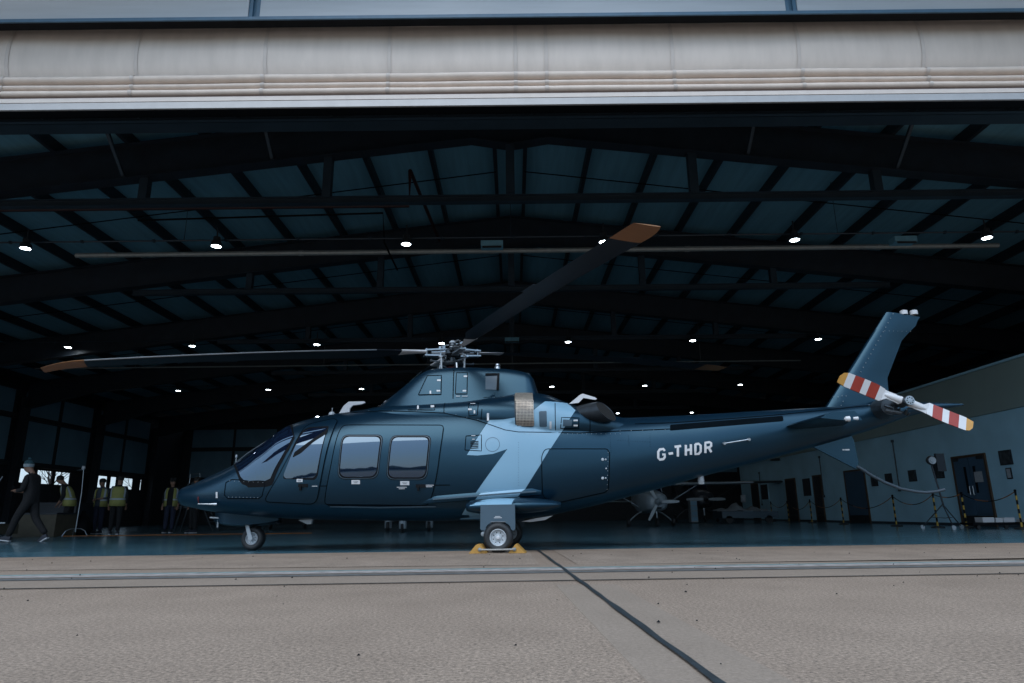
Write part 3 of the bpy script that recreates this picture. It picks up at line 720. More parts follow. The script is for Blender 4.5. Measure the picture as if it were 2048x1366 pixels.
def drape(poly, name, mt, parent, off=.004, cell=.07, rim=True, smooth=True, grid=True):
    """lay a polygon given in (a, z) over the port skin as a thin raised plate"""
    bm = bmesh.new(); pts = densify(poly, cell)
    vs_ = [bm.verts.new((p[0], 0, p[1])) for p in pts]
    for tri in tessellate_polygon([[Vector((p[0], p[1], 0)) for p in pts]]):
        try: bm.faces.new([vs_[i] for i in tri])
        except ValueError: pass
    if grid:
        a0, a1 = min(p[0] for p in pts), max(p[0] for p in pts); z0, z1 = min(p[1] for p in pts), max(p[1] for p in pts)
        for i in range(1, int((a1 - a0) / cell) + 1):
            bmesh.ops.bisect_plane(bm, geom=bm.verts[:] + bm.edges[:] + bm.faces[:], plane_co=(a0 + i * cell, 0, 0), plane_no=(1, 0, 0))
        for i in range(1, int((z1 - z0) / cell) + 1):
            bmesh.ops.bisect_plane(bm, geom=bm.verts[:] + bm.edges[:] + bm.faces[:], plane_co=(0, 0, z0 + i * cell), plane_no=(0, 0, 1))
    base = {}; nrm = {}
    for v in bm.verts:
        base[v] = (v.co.x, v.co.z); o0 = Vector(onskin(v.co.x, v.co.z, 0)); v.co = onskin(v.co.x, v.co.z, off); nrm[v] = (v.co - o0).normalized()
    if rim:
        be = [e for e in bm.edges if len(e.link_faces) == 1]; low = {}
        for e in be:
            for v in e.verts:
                if v not in low: low[v] = bm.verts.new(onskin(*base[v], -.004)); nrm[low[v]] = nrm[v]
        for e in be:
            try: bm.faces.new((e.verts[0], e.verts[1], low[e.verts[1]], low[e.verts[0]]))
            except ValueError: pass
    bmesh.ops.recalc_face_normals(bm, faces=bm.faces)
    # make sure outside looks to port
    tot = sum(f.normal.y * f.calc_area() for f in bm.faces)
    if tot > 0: bmesh.ops.reverse_faces(bm, faces=bm.faces[:])
    NV = [tuple(nrm[v]) for v in bm.verts]
    me = bpy.data.meshes.new(name); bm.to_mesh(me); bm.free(); me.materials.append(M[mt])
    me.polygons.foreach_set('use_smooth', [True] * len(me.polygons)); me.normals_split_custom_set_from_vertices(NV)
    return link(name, me, parent, True)
def ribbon_mb(mb, line, w, off=.005, step=.04):
    line = densify(line, step, False); P = []
    for i, p in enumerate(line):
        q0, q1 = line[max(0, i - 1)], line[min(len(line) - 1, i + 1)]
        d = Vector((q1[0] - q0[0], q1[1] - q0[1])); d.normalize(); nx, nz = -d[1] * w / 2, d[0] * w / 2
        P.append([onskin(p[0] + nx, p[1] + nz, off), onskin(p[0] - nx, p[1] - nz, off)])
    mb.grid(P); return mb
def ribbon(lines, w, name, mt, parent, off=.005):
    mb = MB()
    for l in lines: ribbon_mb(mb, l, w, off)
    return mb.build(name, M[mt], parent, local=True, fix=False)
def PX(pts): return [hit(*p) for p in pts]
def closed(p): return list(p) + [p[0]]

# ---- shells
fus = loft(BODY, 110, 48, 'fuselage', 'navy', HELI)
nac = loft(NAC, 50, 40, 'engine_fairing', 'navy', HELI)
cwl = loft(COWL, 40, 40, 'gearbox_cowling', 'navy', HELI)

# ---- light blue slash over the flank
sl_ = [(934, 910), (983, 842), (1030, 834), (1032, 786), (1064, 788), (1068, 818), (1088, 804), (1136, 806), (1151, 820), (1036, 1004), (1028, 1012), (930, 1042), (919, 1042), (1015, 898), (990, 906), (960, 910)]
upper = [(934, 910), (979, 840), (1006, 839), (1031, 835), (1068, 820), (1090, 803), (1135, 807), (1151, 821), (1046, 985), (952, 985), (1015, 898), (985, 908), (955, 911)]
drape(PX(upper), 'blue_slash', 'skyblue', fus, off=.003, cell=.08, rim=False)
lower = [(952, 985), (1046, 985), (1030, 1010), (1010, 1041), (918, 1042)]
drape([(a, max(z, .43)) for a, z in PX(lower)], 'blue_slash', 'skyblue', fus, off=.003, cell=.08, rim=False)

# ---- cockpit glass
ws = [(-4.20, 1.13), (-4.11, 1.075), (-3.80, 1.06), (-3.66, 1.10), (-3.30, 1.72)]
def ring_patch(F, poly_at, name, mt, parent, off):
    """poly in (a, t) ring coordinates"""
    bm = bmesh.new(); vs_ = [bm.verts.new((a, t, 0)) for a, t in densify(poly_at, .04)]; bm.faces.new(vs_); bmesh.ops.triangulate(bm, faces=bm.faces[:])
    for i in range(1, 40): bmesh.ops.bisect_plane(bm, geom=bm.verts[:] + bm.edges[:] + bm.faces[:], plane_co=(-4.4 + i * .06, 0, 0), plane_no=(1, 0, 0))
    for i in range(-12, 13): bmesh.ops.bisect_plane(bm, geom=bm.verts[:] + bm.edges[:] + bm.faces[:], plane_co=(0, i * .05, 0), plane_no=(0, 1, 0))
    def P(a, t):
        b, z = sec(F, a, abs(t)); return Vector((a, b if t >= 0 else -b, z))
    nrm = {}
    for v in bm.verts:
        a, t = v.co.x, v.co.y; p = P(a, t); e = .01
        n = (P(a + e, t) - P(a - e, t)).cross(P(a, t + e) - P(a, t - e)); n.normalize()
        if n.dot(p - Vector((a, 0, 1.0))) < 0: n = -n
        v.co = p + n * off; nrm[v] = n.copy()
    bmesh.ops.recalc_face_normals(bm, faces=bm.faces)
    if sum(f.normal.z for f in bm.faces) < 0: bmesh.ops.reverse_faces(bm, faces=bm.faces[:])
    NV = [tuple(nrm[v]) for v in bm.verts]
    me = bpy.data.meshes.new(name); bm.to_mesh(me); bm.free(); me.materials.append(M[mt]); me.polygons.foreach_set('use_smooth', [True] * len(me.polygons))
    me.normals_split_custom_set_from_vertices(NV)
    return link(name, me, parent, True)
def tz(F, a, z):
    zb, zt, w, zm, nu, nl = F(a); u = min(1, max(0, (z - zm) / (zt - zm))); return math.acos(min(1, u ** (nu / 2))) / math.pi
lowline = PX([(482, 954), (488, 960), (500, 962), (530, 962), (541, 957), (562, 916), (577, 891), (587, 872)])
tl = [(a, tz(BODY, a, z)) for a, z in lowline]
for sg in (1, -1):
    poly = [(-4.20, .035 * sg)] + [(a, t * sg) for a, t in tl] + [(-3.36, .03 * sg)]
    fr_ = [(-4.245, .012 * sg)] + [(a + (-.02 if i < 3 else .03), (t + .02) * sg) for i, (a, t) in enumerate(tl)] + [(-3.31, .012 * sg)]
    w_ = ring_patch(BODY, fr_, 'windscreen_frame', 'black', HELI, .003)
    ring_patch(BODY, poly, 'pane', 'hglass', w_, .007)
# wiper
b = MB(); b.tube([(-4.2, -.1, 1.30), (-4.02, -.12, 1.44), (-3.72, -.13, 1.63)], .008, 5); b.build('wiper', M['metal'], HELI, local=True)
b = MB(); b.tube([(-4.22, -.02, 1.26), (-4.22, -.02, 1.42)], .008, 5).lathe([(0, .03), (.02, .02), (.02, -.02), (0, -.03)], 10, (-4.22, -.02, 1.42)); b.build('temperature_probe', M['metal'], HELI, local=True)

# crew door (plate, window, handle)
crew = rounded(PX([(529, 1003), (556, 955), (583, 905), (614, 850), (668, 838), (676, 842), (640, 972), (634, 1008)]), [.08, .05, .2, .1, .05, .05, .1, .12])
cdoor = drape(crew, 'crew_door', 'navy2', HELI, .010)
ribbon([closed(crew)], .011, 'door_gap', 'seamline', cdoor, .0125)
cwin = rounded(PX([(568, 951), (612, 858), (656, 857), (634, 948), (628, 956), (572, 957)]), [.03, .14, .03, .05, .03, .04])
fr = drape(rounded(PX([(566, 958), (608, 856), (659, 853), (636, 952), (630, 960)]), [.04, .14, .03, .05, .04]), 'window_frame', 'black', cdoor, .012)
drape(cwin, 'window', 'hglass', cdoor, .018)
# dark door post seen through the glass
drape(rounded(PX([(590, 905), (640, 870), (657, 858), (655, 868), (628, 885), (603, 907), (586, 916)]), .02), 'cabin_pillar', 'black', cdoor, .0195, rim=False)

def cabin_window(pts, parent):
    o_ = rounded(PX(pts), [.12, .10, .10, .12], 7)
    c = Vector((sum(p[0] for p in o_) / len(o_), sum(p[1] for p in o_) / len(o_)))
    sh = lambda k: [tuple(c + (Vector(p) - c) * k) for p in o_]
    drape(o_, 'window_seal', 'black', parent, .013)
    q = drape(sh(.97), 'window_frame', 'slate', parent, .017)
    drape(sh(.945), 'window_gasket', 'black', parent, .020)
    return drape(sh(.885), 'window', 'hglass', parent, .022)
cab = rounded(PX([(650, 1008), (660, 945), (676, 870), (686, 851), (888, 851), (884, 880), (874, 950), (866, 985), (858, 1010)]), [.05, .2, .15, .12, .06, .1, .2, .1, .08])
kdoor = drape(cab, 'cabin_door', 'navy2', HELI, .010)
ribbon([closed(cab)], .011, 'door_gap', 'seamline', kdoor, .0125)
cabin_window([(675, 959), (685, 870), (768, 870), (757, 958)], kdoor)
cabin_window([(772, 960), (782, 871), (864, 871), (855, 960)], kdoor)
# lower sill rail for the sliding door
ribbon([PX([(660, 1012), (760, 1014), (872, 1012)])], .020, 'door_rail', 'slate', HELI, .012)
ribbon([PX([(656, 1010), (690, 1010)])], .01, 'rail_slot', 'seamline', HELI, .015)
# door handles
for x, y in ((607, 971), (842, 972)):
    a, z = hit(x, y); p = onskin(a, z, .012)
    b = MB(); b.box(p[0] - .07, p[0] + .07, p[1] - .010, p[1] + .01, z - .022, z + .022).box(p[0] - .045, p[0] - .02, p[1] - .02, p[1], z - .07, z); b.build('door_handle', M['black'], HELI, local=True)
# placards under the windows
for i, (x, y, w, h_) in enumerate(((600, 961, 12, 6), (712, 964, 17, 8), (810, 966, 18, 8))):
    pl = drape(PX([(x - w / 2, y + h_ / 2), (x - w / 2, y - h_ / 2), (x + w / 2, y - h_ / 2), (x + w / 2, y + h_ / 2)]), 'placard', 'placard', HELI, .014, rim=False)
    ribbon([PX([(x - w * .3, y - h_ * .12), (x + w * .3, y - h_ * .12)]), PX([(x - w * .2, y + h_ * .14), (x + w * .2, y + h_ * .14)])], .006, 'lettering', 'ink', pl, .016)
lt = []
for x, y, w in ((630, 972, 11), (858, 970, 20), (858, 973, 14), (804, 974, 20), (804, 977, 12), (768, 802.5, 11), (916, 793, 8), (930, 793, 11), (946, 808.5, 10), (754, 811, 6), (947, 872, 8), (947, 879, 5)):
    lt.append(PX([(x - w / 2, y), (x + w / 2, y)]))
ribbon(lt, .009, 'lettering', 'placard', HELI, .015)

# ---- panel lines, access doors and latches
lines = [PX([(456, 997), (449, 990), (452, 965), (464, 959), (528, 962), (530, 970), (524, 992), (518, 997), (456, 997)]),
         PX([(672, 826), (760, 822), (820, 823), (888, 826), (952, 840), (1010, 860), (1036, 864), (1100, 865), (1160, 866), (1240, 862), (1340, 858)]),
         PX([(888, 826), (890, 806)]), PX([(816, 820), (869, 820), (871, 812)]), PX([(938, 832), (938, 806), (957, 806), (955, 830), (938, 832)]),
         PX([(962, 840), (964, 818)]), PX([(1110, 806), (1111, 862)]), PX([(1180, 838), (1180, 866)]), PX([(640, 972), (900, 970)]),
         PX([(1121, 857), (1123, 835), (1158, 836), (1157, 857), (1121, 857)]), PX([(930, 900), (932, 872), (963, 870), (963, 902), (930, 900)])]
ribbon(lines, .011, 'panel_gap', 'seamline', HELI, .004)
cl = [PX([(837, 790), (855, 752), (883, 751), (882, 789), (837, 790)]), PX([(911, 788), (913, 746), (935, 746), (934, 788), (911, 788)]), PX([(908, 740), (906, 797)])]
ribbon(cl, .012, 'panel_gap', 'seamline', cwl, .0085)
drape(rounded(PX([(837, 790), (855, 752), (883, 751), (882, 789)]), .01), 'access_panel', 'navy2', cwl, .006)
drape(rounded(PX([(911, 788), (913, 746), (935, 746), (934, 788)]), .01), 'access_panel', 'navy2', cwl, .006)
# cooling scoop on the cowling side
drape(PX([(971, 779), (971, 749), (999, 749), (998, 780)]), 'cooling_intake', 'slate', cwl, .006)
drape(PX([(993, 780), (995, 750), (999, 749), (998, 780)]), 'intake_lip', 'black', cwl, .022)
drape(PX([(971, 752), (971, 748), (999, 748), (999, 751)]), 'intake_lip', 'black', cwl, .022)
drape(PX([(967, 795), (967, 784), (989, 784), (990, 795)]), 'service_port', 'navy2', cwl, .014)
bag = rounded(PX([(1085, 990), (1083, 912), (1090, 898), (1214, 898), (1219, 906), (1216, 978), (1210, 984), (1120, 1004), (1095, 1000)]), [.1, .1, .06, .05, .05, .05, .05, .05, .1])
bd = drape([(a, z) for a, z in bag], 'baggage_door', 'navy2', HELI, .006)
ribbon([closed(bag)], .011, 'door_gap', 'seamline', bd, .0095)
# part of the slash crosses the baggage door
drape(PX([(1096, 904), (1080, 930), (1081, 908), (1088, 899), (1099, 898)]), 'blue_slash', 'skyblue', bd, .0085, rim=False)
for x, y, r in ((1205, 919, .022), (1211, 919, .014), (1205, 956, .022), (1211, 956, .012), (1212, 937, .012)):
    a, z = hit(x, y); p = onskin(a, z, .007)
    b = MB(); b.lathe([(0, -.012), (r * .8, -.010), (r, 0)], 12, p, 'Y'); b.build('latch', M['rim'], bd, 40, local=True)
# small latches and reflective tabs
for x, y, w, h_ in ((878, 761, 7, 3), (877, 782, 7, 3), (861, 785, 3, 6), (931, 753, 7, 3), (929, 782, 7, 3), (865, 813, 7, 3), (836, 815, 3, 6), (940, 819, 7, 3), (949, 824, 3, 6), (976, 834, 4, 15), (1101, 850, 4, 14), (1151, 841, 8, 3), (1151, 851, 8, 3), (434, 990, 3, 12)):
    b = drape(PX([(x - w / 2, y + h_ / 2), (x - w / 2, y - h_ / 2), (x + w / 2, y - h_ / 2), (x + w / 2, y + h_ / 2)]), 'latch', 'white', HELI, .010)
# engine bay vents
drape(rounded(PX([(1079, 853), (1078, 823), (1093, 822), (1094, 853)]), .015), 'vent', 'slate', nac, .008)
drape(rounded(PX([(1126, 852), (1126, 839), (1144, 840), (1143, 852)]), .01), 'vent', 'slate', nac, .008)
# oil filler recess and round port on the slash
for x, y, r in ((985, 889, .10),):
    a, z = hit(x, y); ribbon([[(a + r * math.cos(t * math.pi / 12), z + r * math.sin(t * math.pi / 12)) for t in range(25)]], .006, 'round_port', 'slate', fus, .006)
grl = [PX([(941, 884 + i * 3.2), (957, 883 + i * 3.2)]) for i in range(5)]
ribbon(grl, .012, 'louvre', 'black', fus, .007)

# engine air intake with wire mesh
ik = PX([(1031, 853), (1029, 791), (1066, 790), (1069, 853)])
isc = drape(rounded(ik, [.04, .01, .01, .04]), 'air_intake', 'exhaust', nac, .010)
drape(PX([(1030, 802), (1030, 788), (1065, 788), (1066, 802)]), 'intake_cap', 'mesh', isc, .018)
mb = MB()
for i in range(13): ribbon_mb(mb, PX([(1033 + i * 2.75, 803), (1034 + i * 2.8, 851)]), .006, .022, .06)
for j in range(17): ribbon_mb(mb, PX([(1031 + j * .15, 804 + j * 2.9), (1066 + j * .15, 804 + j * 2.9)]), .006, .021, .06)
tag(mb.build('wire_mesh', M['mesh'], isc, local=True, fix=False), kind='stuff')

# rivets, joined
rv = MB()
def rivets(p0, p1, n, r=.0055):
    for i in range(n):
        t = i / (n - 1); a, z = hit(p0[0] + (p1[0] - p0[0]) * t, p0[1] + (p1[1] - p0[1]) * t); p = onskin(a, z, .006)
        rv.add([(p[0] - r, p[1], p[2]), (p[0], p[1], p[2] - r), (p[0] + r, p[1], p[2]), (p[0], p[1], p[2] + r), (p[0], p[1] - .004, p[2])], [(0, 1, 4), (1, 2, 4), (2, 3, 4), (3, 0, 4)])
for q in (((690, 822), (880, 822), 5), ((907, 744), (906, 794), 6), ((458, 994), (516, 995), 9), ((460, 962), (526, 965), 8), ((890, 824), (1000, 850), 6), ((970, 797), (1065, 789), 6), ((1216, 905), (1214, 978), 9), ((1040, 868), (1240, 868), 22), ((1240, 862), (1330, 860), 5)): rivets(*q)
tag(rv.build('rivets', M['rim'], HELI, local=True), kind='stuff')
rv = MB()
for q in (((1037, 885), (1037, 970), 18), ((1220, 872), (1222, 905), 9), ((1257, 872), (1258, 890), 8), ((1236, 881), (1300, 884), 14), ((1300, 868), (1300, 893), 8), ((1220, 905), (1218, 975), 14)): rivets(*q, r=.004)
tag(rv.build('rivet_rows', M['seamline'], HELI, local=True), kind='stuff')

# ---- registration
def glyph(kind, x, y, w, h_, sk):
    """strokes in picture units; sk = vertical shear"""
    P = {'G': [[(.95, .22), (.75, .02), (.25, .02), (.02, .22), (.02, .78), (.25, .98), (.75, .98), (.96, .8), (.96, .55), (.6, .55)]],
         '-': [[(.0, .55), (1, .55)]], 'T': [[(0, .04), (1, .04)], [(.5, .04), (.5, 1)]], 'H': [[(.04, 0), (.04, 1)], [(.96, 0), (.96, 1)], [(.04, .5), (.96, .5)]],
         'D': [[(.04, .03), (.6, .03), (.93, .22), (.93, .78), (.6, .97), (.04, .97), (.04, .0)]], 'R': [[(.04, 1), (.04, .03), (.68, .03), (.93, .14), (.93, .4), (.68, .52), (.04, .52)], [(.55, .52), (.96, 1)]]}[kind]
    return [[(x + u * w, y + v * h_ + sk * u * w) for u, v in st] for st in P]
reg = []
for ch, x, y, w in (('G', 1316, 899, 14), ('-', 1337, 896, 9), ('T', 1349, 893, 13), ('H', 1371, 890, 11), ('D', 1390, 888, 12), ('R', 1410, 885, 13)):
    reg += [PX(st) for st in glyph(ch, x, y, w, 21, -.14)]
ribbon(reg, .034, 'registration', 'white', fus, .005)

# ---- tail boom details
drape(rounded(PX([(1340, 861), (1340, 850), (1565, 832), (1567, 842)]), .02), 'shaft_cover_slot', 'seamline', HELI, .007)
ribbon([PX([(1270, 848), (1340, 846), (1480, 836), (1566, 829), (1700, 815), (1770, 808)])], .010, 'panel_gap', 'seamline', HELI, .005)
for p, q in (((1447, 887), (1496, 879)),):
    A, B = [onskin(*hit(*k), .05) for k in (p, q)]
    b = MB(); b.tube([A, B], .009, 6); 
    for k in (p, q):
        c = onskin(*hit(*k), 0); d = onskin(*hit(*k), .055); b.tube([c, d], .022, 8)
    b.build('rail_antenna', M['metal'], HELI, 40, local=True)
# fin
rows = []
for i in range(15):
    t = i / 14; z = 1.86 + t * 1.6
    le = 4.74 + (5.935 - 4.74) * t
    zz = z
    if zz < 2.05: te = 5.82
    elif zz < 2.42: te = 5.80 + .02 * (zz - 2.05)
    elif zz < 3.08: te = 5.81 + (6.15 - 5.81) * (zz - 2.42) / .66
    elif zz < 3.17: te = 6.15 + .18 * (zz - 3.08) / .09
    else: te = 6.33 + .095 * (zz - 3.17) / .25
    th = .075 - .035 * t; r = []
    prof = [(0, 0), (.02, .45), (.08, .8), (.25, 1), (.55, .75), (.85, .28), (1, .04)]
    tilt_ = -.09 * max(0, t - .9) * 10
    for u, v in prof: r.append((le + (te - le) * u, -th * v, z + tilt_ * u))
    for u, v in prof[::-1][1:-1]: r.append((le + (te - le) * u, th * v, z + tilt_ * u))
    rows.append(r)
fin = MB().grid(rows, closed=True, cap=True).build('tail_fin', M['navy'], HELI, 35, local=True)
b = MB()
for i in range(14):
    t = i / 13; p = hb(1786 - 65 * t, 628 + 116 * t, -.06); b.lathe([(0, -.008), (.007, 0)], 6, (p[0], -.066 - .008 * t, p[1]), 'Y')
for i in range(7): p = hb(1770 + 9 * i, 661.5, -.06); b.lathe([(0, -.006), (.005, 0)], 6, (p[0], -.055 + .006 * i, p[1]), 'Y')
for x, y in ((1667, 793), (1676, 794), (1684, 792), (1692, 792), (1686, 803), (1682, 811), (1738, 810), (1744, 807), (1750, 813)): p = hb(x, y, -.08); b.lathe([(0, -.012), (.007, 0)], 6, (p[0], -.086, p[1]), 'Y')
tag(b.build('rivets', M['rim'], fin, local=True), kind='stuff')
b = MB()
for q in (1800, 1820):
    p = hb(q + 6, 617, 0); b.lathe([(0, .012), (.04, .009), (.055, 0), (.055, -.06)], 12, (p[0], 0, p[1] - .04))
b.build('beacon', M['white'], fin, 40, local=True)
# ventral fin and long tail bumper
b = MB(); b.prism([hb(1595, 872, 0), hb(1606, 884, 0), hb(1709, 937, 0), hb(1716, 927, 0), hb(1706, 880, 0), hb(1690, 850, 0)], -.028, .028); vf = b.build('ventral_fin', M['navy'], HELI, local=True)
a, z = hb(1692, 899.5, -.03); b = MB(); b.box(a - .05, a - .02, -.031, -.0285, z - .01, z + .01).box(a - .012, a + .05, -.031, -.0285, z - .01, z + .01); b.build('lettering', M['placard'], vf, local=True)
P = [hb(*q, 0) for q in ((1700, 926), (1720, 936), (1745, 952), (1770, 965), (1800, 977), (1830, 983), (1852, 985), (1872, 983), (1889, 979))]
b = MB(); b.tube([(p[0], 0, p[1]) for p in P], .023, 10); b.build('tail_bumper', M['steel_b'], HELI, 60, local=True)
# horizontal stabilisers
for sg in (-1, 1):
    rows = []
    for i in range(9):
        t = i / 8; bb = sg * (.12 + t * 1.28); le = 4.15 + .12 * t; te = 5.02 - .30 * t; z = 1.70 - .02 * t; r = []
        for u, v in ((0, 0), (.04, .5), (.2, 1), (.6, .7), (1, .05)): r.append((le + (te - le) * u, bb, z + .05 * v - .0))
        for u, v in ((.6, -.5), (.2, -.8), (.04, -.4)): r.append((le + (te - le) * u, bb, z + .05 * v))
        rows.append(r)
    st = MB().grid(rows, closed=True, cap=True).build('stabiliser', M['navy'], HELI, 40, local=True)
    b = MB(); bb = sg * 1.405
    b.prism([(4.22, 1.66), (4.36, 1.73), (4.66, 1.74), (4.74, 1.62), (4.60, 1.615), (4.45, 1.63)], bb - .02, bb + .02); b.build('end_plate', M['navy2'], st, local=True)
    b = MB(); b.lathe([(0, -.05), (.03, -.03), (.036, .02), (0, .03)], 10, (4.56, bb - sg * -.02, 1.64), 'X').lathe([(0, -.03), (.025, -.02), (.03, .04), (0, .06)], 10, (4.65, bb, 1.645), 'X'); b.build('position_light', M['white'], st, 40, local=True)

# ---- tail rotor
TRA, TRB, TRZ = 5.653, -.72, 1.955
def clip(poly, ax, d0, d1):
    def half_(poly, f):
        out = []
        for i in range(len(poly)):
            p, q = poly[i], poly[(i + 1) % len(poly)]; fp, fq = f(p), f(q)
            if fp >= 0: out.append(p)
            if (fp >= 0) != (fq >= 0):
                t = fp / (fp - fq); out.append((p[0] + (q[0] - p[0]) * t, p[1] + (q[1] - p[1]) * t))
        return out
    g_ = lambda p: (p[0] - TRA) * ax[0] + (p[1] - TRZ) * ax[1]
    return half_(half_(poly, lambda p: g_(p) - d0), lambda p: d1 - g_(p))
bl = [hb(x, y, TRB) for x, y in ((1675, 764), (1679.5, 751.5), (1687, 746.5), (1696, 747), (1728, 759), (1753, 769.5), (1774, 782), (1792, 789), (1802, 796), (1797, 808), (1784, 802), (1772, 797), (1759, 801), (1737, 792), (1690, 773))]
tip = hb(1680, 757, TRB); ax = Vector((tip[0] - TRA, tip[1] - TRZ)); ax.normalize()
TR = MB(); TR.lathe([(0, -.09), (.055, -.085), (.062, -.03), (.05, 0), (.06, .02), (.075, .10), (.05, .16)], 20, (TRA, TRB, TRZ), 'Y')
tr = TR.build('tail_rotor_hub', M['dmetal'], HELI, 40, local=True)
for k in range(2):
    pl = bl if k == 0 else [(2 * TRA - a, 2 * TRZ - z) for a, z in bl]; ax_ = ax if k == 0 else -ax
    root = None
    for d0, d1, m_ in ((-.05, .30, 'white'), (.30, .375, 'white'), (.375, .507, 'red'), (.507, .595, 'white'), (.595, .727, 'red'), (.727, .825, 'white'), (.825, 1.2, 'yellow')):
        c = clip(pl, ax_, d0, d1)
        if len(c) < 3: continue
        pr = Vector((-ax_[1], ax_[0])); b = MB()
        # pitched, lens-shaped blade: offset b by chordwise position
        rows = []
        for side in (-1, 1):
            rows.append([(a, TRB + .03 * (((a - TRA) * pr[0] + (z - TRZ) * pr[1])) / .1 * (1 if d0 > 0.2 else .2) + side * .011, z) for a, z in c])
        n = len(c); b.add(rows[0] + rows[1], [tuple(range(n)), tuple(range(2 * n - 1, n - 1, -1))] + [(i, i + n, (i + 1) % n + n, (i + 1) % n) for i in range(n)])
        o = b.build('tail_rotor_blade' if root is None else 'blade_band', M[m_], HELI if root is None else root, local=True)
        if root is None: root = o
    # cuff tube and pitch horn
    p0 = (TRA + ax_[0] * .05, TRB, TRZ + ax_[1] * .05); p1 = (TRA + ax_[0] * .28, TRB, TRZ + ax_[1] * .28)
    b = MB(); b.tube([p0, (p0[0] * .3 + p1[0] * .7, TRB, p0[2] * .3 + p1[2] * .7), p1], [.055, .042, .022], 12); b.build('cuff', M['white'], root, 40, local=True)
    b = MB(); b.tube([(p0[0] * .4 + p1[0] * .6, TRB + .02, p0[2] * .4 + p1[2] * .6 - .05), (TRA + ax_[0] * .06, TRB + .06, TRZ + ax_[1] * .06 - .06)], .010, 6); b.build('pitch_link', M['dmetal'], root, local=True)
b = MB(); b.lathe([(.0, -.108), (.062, -.106), (.068, -.09), (.06, -.085)], 20, (TRA + .02, TRB, TRZ), 'Y'); cp_ = b.build('hub_cap', M['metal'], tr, 40, local=True)
for k in range(8):
    t = k * math.pi / 4; b = MB(); b.lathe([(0, -.110), (.009, -.109), (.009, -.1)], 8, (TRA + .02 + .04 * math.cos(t), TRB, TRZ + .04 * math.sin(t)), 'Y'); b.build('bolt', M['black'], cp_, local=True)
b = MB()
b.tube([(TRA, TRB + .1, TRZ), (TRA, -.05, TRZ)], .05, 12).lathe([(.0, -.1), (.12, -.1), (.15, 0), (.15, .2), (0, .22)], 16, (TRA - .06, -.30, TRZ - .02), 'Y')
for i in range(9): b.tube([(TRA - .12 + .03 * i, TRB + .1 + .03 * (i % 3), TRZ - .14 + .02 * (i % 4)), (TRA - .06 + .02 * i, TRB + .2, TRZ - .05 - .015 * i)], .014, 5)
b.tube([(TRA - .2, TRB + .16, TRZ - .1), (TRA - .02, TRB + .1, TRZ - .15)], .03, 8).tube([(TRA - .18, TRB + .22, TRZ - .02), (TRA + .02, TRB + .2, TRZ - .1)], .02, 8)
b.build('tail_gearbox', M['dmetal'], HELI, 40, local=True)

# ---- exhausts
for sg in (-1, 1):
    b = MB(); axd = Vector((.82, sg * .55, .02)).normalized(); c0 = Vector((1.10, sg * .30, 1.915))
    u = Vector((0, 0, 1)); v = axd.cross(u).normalized(); u = v.cross(axd)
    rows = []
    for t, ru, rv_ in ((0, .13, .19), (.2, .145, .20), (.40, .150, .205), (.52, .152, .207), (.515, .140, .195), (.3, .125, .18), (.1, .09, .13)):
        c = c0 + axd * t; rows.append([tuple(c + u * ru * math.sin(k * math.pi / 14) + v * rv_ * math.cos(k * math.pi / 14) - axd * (.10 * math.sin(k * math.pi / 14) if 0.3 < t else 0)) for k in range(28)])
    b.grid(rows[:5], closed=True); ex = b.build('exhaust', M['exhaust'], HELI, 50, local=True)
    b = MB(); b.grid(rows[4:], closed=True, cap=True); b.build('exhaust_bore', M['soot'], ex, 50, local=True)

# ---- aerials, lights, roof fittings
def blade_aerial(pts, b0, th=.014):
    mb = MB(); mb.prism([hb(x, y, b0) for x, y in pts], b0 - th, b0 + th); return mb.build('aerial', M['white'], HELI, local=True)
blade_aerial([(676, 832), (688, 812), (698, 803.5), (729, 803), (731, 806), (722, 809), (706, 811), (700, 818), (699, 832)], -.28, .02)
a, z = hb(688, 832, -.28); b = MB(); b.lathe([(.0, .02), (.13, .015), (.16, -.03), (.12, -.09), (0, -.1)], 16, (a, -.28, z)); b.build('aerial_base', M['navy'], HELI, 50, local=True)
blade_aerial([(1138, 808), (1160, 790), (1165, 787.5), (1190, 795), (1194, 798), (1190, 800), (1167, 796), (1157, 806)], -.47, .016)
for x, y, b0 in ((664, 827, -.1), (613, 844, -.2), (633, 838, -.1)):
    a, z = hb(x, y, b0); m_ = MB(); m_.lathe([(0, .03), (.03, .025), (.05, 0), (.05, -.04)], 12, (a, b0, z)); 
    if x == 664: m_.tube([(a, b0, z), (a, b0, z + .09)], .006, 5)
    m_.build('roof_fitting', M['rim'], HELI, 40, local=True)
a, z = hb(995, 735, 0); b = MB(); b.lathe([(0, .06), (.035, .055), (.042, .03), (.035, .02), (.05, 0), (.05, -.05)], 14, (a, 0, z)); b.build('anticollision_light', M['metal'], HELI, 40, local=True)
for x, y in ((374, 976), ):
    a, z = hb(x, y, -.05); b = MB(); b.box(a - .012, a + .012, -.06, -.04, z - .07, z + .01); b.build('nose_aerial', M['white'], HELI, local=True)
p = onskin(*hit(436, 1006), .03); b = MB(); b.tube([p, (p[0] - .08, p[1] - .04, p[2]), (p[0] - .26, p[1] - .04, p[2] + .006)], [.022, .014, .007], 8); b.build('pitot_tube', M['metal'], HELI, 40, local=True)
ribbon([PX([(397, 993), (398, 1006)])], .012, 'nose_mark', 'red', HELI, .006)
